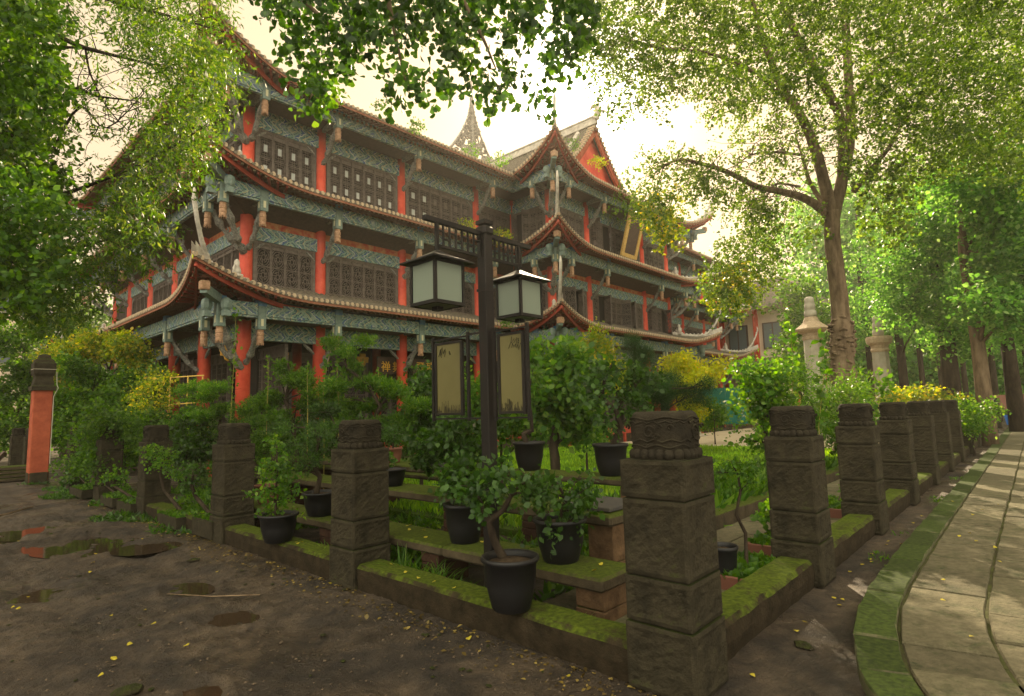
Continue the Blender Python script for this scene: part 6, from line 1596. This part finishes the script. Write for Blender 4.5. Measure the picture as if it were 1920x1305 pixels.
# bin and board at the end of the walk
c = at(1898, 786, 26); root = empty("litter_bin", (c[0], c[1], 0), "blue litter bin at the far end of the stone walk", "bin")
mb = MB(); mb.rings([[(s * a, t * a, z) for s, t in ((-1, -1), (1, -1), (1, 1), (-1, 1))] for a, z in ((.20, .25), (.26, .62), (.28, .63), (.28, .68), (.24, .68), (.20, .3))]); mb.build("bin_body", M_['blue'], root)
mb = MB(); mb.box(-.02, .02, -.02, .02, 0, .26); mb.box(-.15, .15, -.15, .15, 0, .03); mb.build("stand", M_['metal'], root)
c = at(1902, 765, 29); root = empty("notice_board", (c[0], c[1], 0), "brown blank-backed notice board on legs at the end of the walk", "notice board")
mb = MB(); mb.bar((-.9, .9, 1.25), (.9, -.9, 1.25), .05, .75); mb.build("board", M_['clay'], root)
mb = MB(); mb.box(-.78, -.70, .70, .78, 0, .9); mb.box(.70, .78, -.78, -.70, 0, .9); mb.build("leg", M_['metal'], root)

# ================================================================== fallen leaves and stones
def fallen(x, y, z, s, m, lbl, grp, rz):
    sh = LEAF['fan']; mb = MB(); c_, s_ = math.cos(rz), math.sin(rz); t1, t2 = random.uniform(-.35, .35), random.uniform(-.3, .3)
    vs = [((a * c_ - b * s_) * s, (a * s_ + b * c_) * s, (abs(a) * .25 + a * t1 + (b - .5) * t2) * s + .25 * s) for a, b in sh]; n = len(vs)
    mb.add(vs + [(p[0], p[1], p[2] - .0008) for p in vs], [tuple(range(n)), tuple(range(2 * n - 1, n - 1, -1))])
    o = mb.build("fallen_leaf", m); o.location = (x, y, z); tag(o, lbl, "leaf", grp)
random.seed(77)
gz = lambda x, y: float(ground_z(np.array(x), np.array(y))) - .006
for i in range(34):
    y = 1.3 + 10 * random.random() ** 1.5; x = 2.8 - (random.random() ** 1.4) * 2.6
    if x < .25: continue
    fallen(x, y, gz(x, y), random.uniform(.022, .042), M_['yleaf'], "small yellow ginkgo leaf fallen on the bare earth yard", "fallen leaves on the earth yard", random.uniform(0, 6.28))
for i in range(16):
    x = 3.2 + random.random() * 6; y = random.uniform(1.18, 1.38); fallen(x, y, gz(x, y), .032, M_['yleaf'], "small yellow leaf fallen on the soil strip beside the stone walk", "fallen leaves beside the walk", random.uniform(0, 6.28))
for i in range(12):
    x = 3.8 + random.random() * 8; y = random.uniform(.3, 1.05); fallen(x, y, .066, .032, M_['yleaf'], "small yellow leaf fallen on the stone walk", "fallen leaves on the walk", random.uniform(0, 6.28))
for i in range(10): fallen(random.uniform(2.9, 3.05), 1.9 + random.random() * 5, .205, .03, M_['yleaf'], "small leaf lying on the mossy left kerb", "fallen leaves on the kerb", random.uniform(0, 6.28))
for i in range(14): fallen(random.uniform(3.35, 3.7), 2.4 + random.random() * 3, .365, .035, M_['yleaf'], "pale dry leaf lying on the lowest stone shelf", "fallen leaves on the lowest shelf", random.uniform(0, 6.28))
n_ = 1500; ly_ = 1.3 + 12 * rng.random(n_); lx_ = 2.82 - .33 * rng.random(n_) ** 2.2 - .12 * (np.sin(ly_ * 2.1) > .3) * rng.random(n_)
P_ = np.stack([lx_, ly_, ground_z(lx_, ly_) + .0], -1); D_ = rng.normal(size=(n_, 3)); D_[:, 2] *= .22
tag(leaves_mesh("leaf_litter", P_, D_, .012 + .03 * rng.random(n_) ** 2, 'oval', leafmat("dry_litter", (.05, .03, .014), (.16, .10, .04), (.36, .28, .08), .15), None, .8), "brown leaf litter gathered along the foot of the left kerb", "litter", kind="stuff")
def rock(x, y, s, lbl, m='stone', grp=None):
    bm = bmesh.new(); bmesh.ops.create_icosphere(bm, subdivisions=2, radius=s)
    for v in bm.verts: v.co = Vector((v.co.x * 1.3, v.co.y, v.co.z * .45)) * (1 + random.uniform(-.18, .18))
    me = bpy.data.meshes.new("stone"); bm.to_mesh(me); bm.free(); me.materials.append(M_[m]); o = bpy.data.objects.new("loose_stone", me); COL.objects.link(o); o.location = (x, y, gz(x, y) + s * .15); o.rotation_euler = (0, 0, random.uniform(0, 6)); tag(o, lbl, "stone", grp)
import bmesh
rock(2.62, 1.62, .085, "largest dark lump of stone at the foot of the corner post"); rock(2.75, 1.25, .07, "rounded brown stone in front of the corner post")
rock(1.02, 3.95, .06, "flat grey stone lying in the lower left of the yard"); rock(2.35, 6.9, .05, "pale flat stone by the small puddles near the third post"); rock(3.95, 1.22, .05, "flat brown stone on the soil strip beside the walk")
for i in range(60):
    y = 1.5 + 9 * random.random(); x = 2.78 - random.random() ** 1.8 * 2.2
    if x > .4: rock(x, y, random.uniform(.006, .02), "small pebble scattered on the bare earth yard", 'stone', "pebbles on the earth yard")
mb = MB(); mb.tube([(2.25, 5.05, gz(2.25, 5.05) + .012), (1.95, 5.3, gz(1.95, 5.3) + .02), (1.75, 5.75, gz(1.75, 5.75) + .012)], [.006, .005, .003], 5); tag(mb.build("fallen_twig", M_['bark']), "thin bent twig lying on the yard beside the round puddles", "twig")
mb = MB(); mb.tube([(1.0, 12.3, .02), (1.5, 12.9, .03), (1.9, 13.6, .02)], [.02, .018, .012], 5); tag(mb.build("fallen_branch", M_['bark']), "short stick lying far back on the left of the yard", "stick")
for i in range(5):
    x, y = 1.5 + .2 * i, 10.2 + .1 * math.sin(i)

# ================================================================== air
mb = MB(); mb.box(-15, 75, -15, 75, -1.2, 26)
hz = mb.build("haze", []) if False else None
me = bpy.data.meshes.new("haze"); me.from_pydata(mb.v, [], mb.f); me.update(); hz = bpy.data.objects.new("haze", me); COL.objects.link(hz); tag(hz, "warm morning haze hanging between the trees", "haze", kind="stuff")
hm = bpy.data.materials.new("haze_air"); hm.use_nodes = True; hn = hm.node_tree.nodes; hn.clear()
pv = hn.new("ShaderNodeVolumePrincipled"); pv.inputs["Color"].default_value = (1, .95, .84, 1); pv.inputs["Density"].default_value = HAZE; pv.inputs["Anisotropy"].default_value = .55
ho = hn.new("ShaderNodeOutputMaterial"); hm.node_tree.links.new(pv.outputs[0], ho.inputs["Volume"]); me.materials.append(hm)
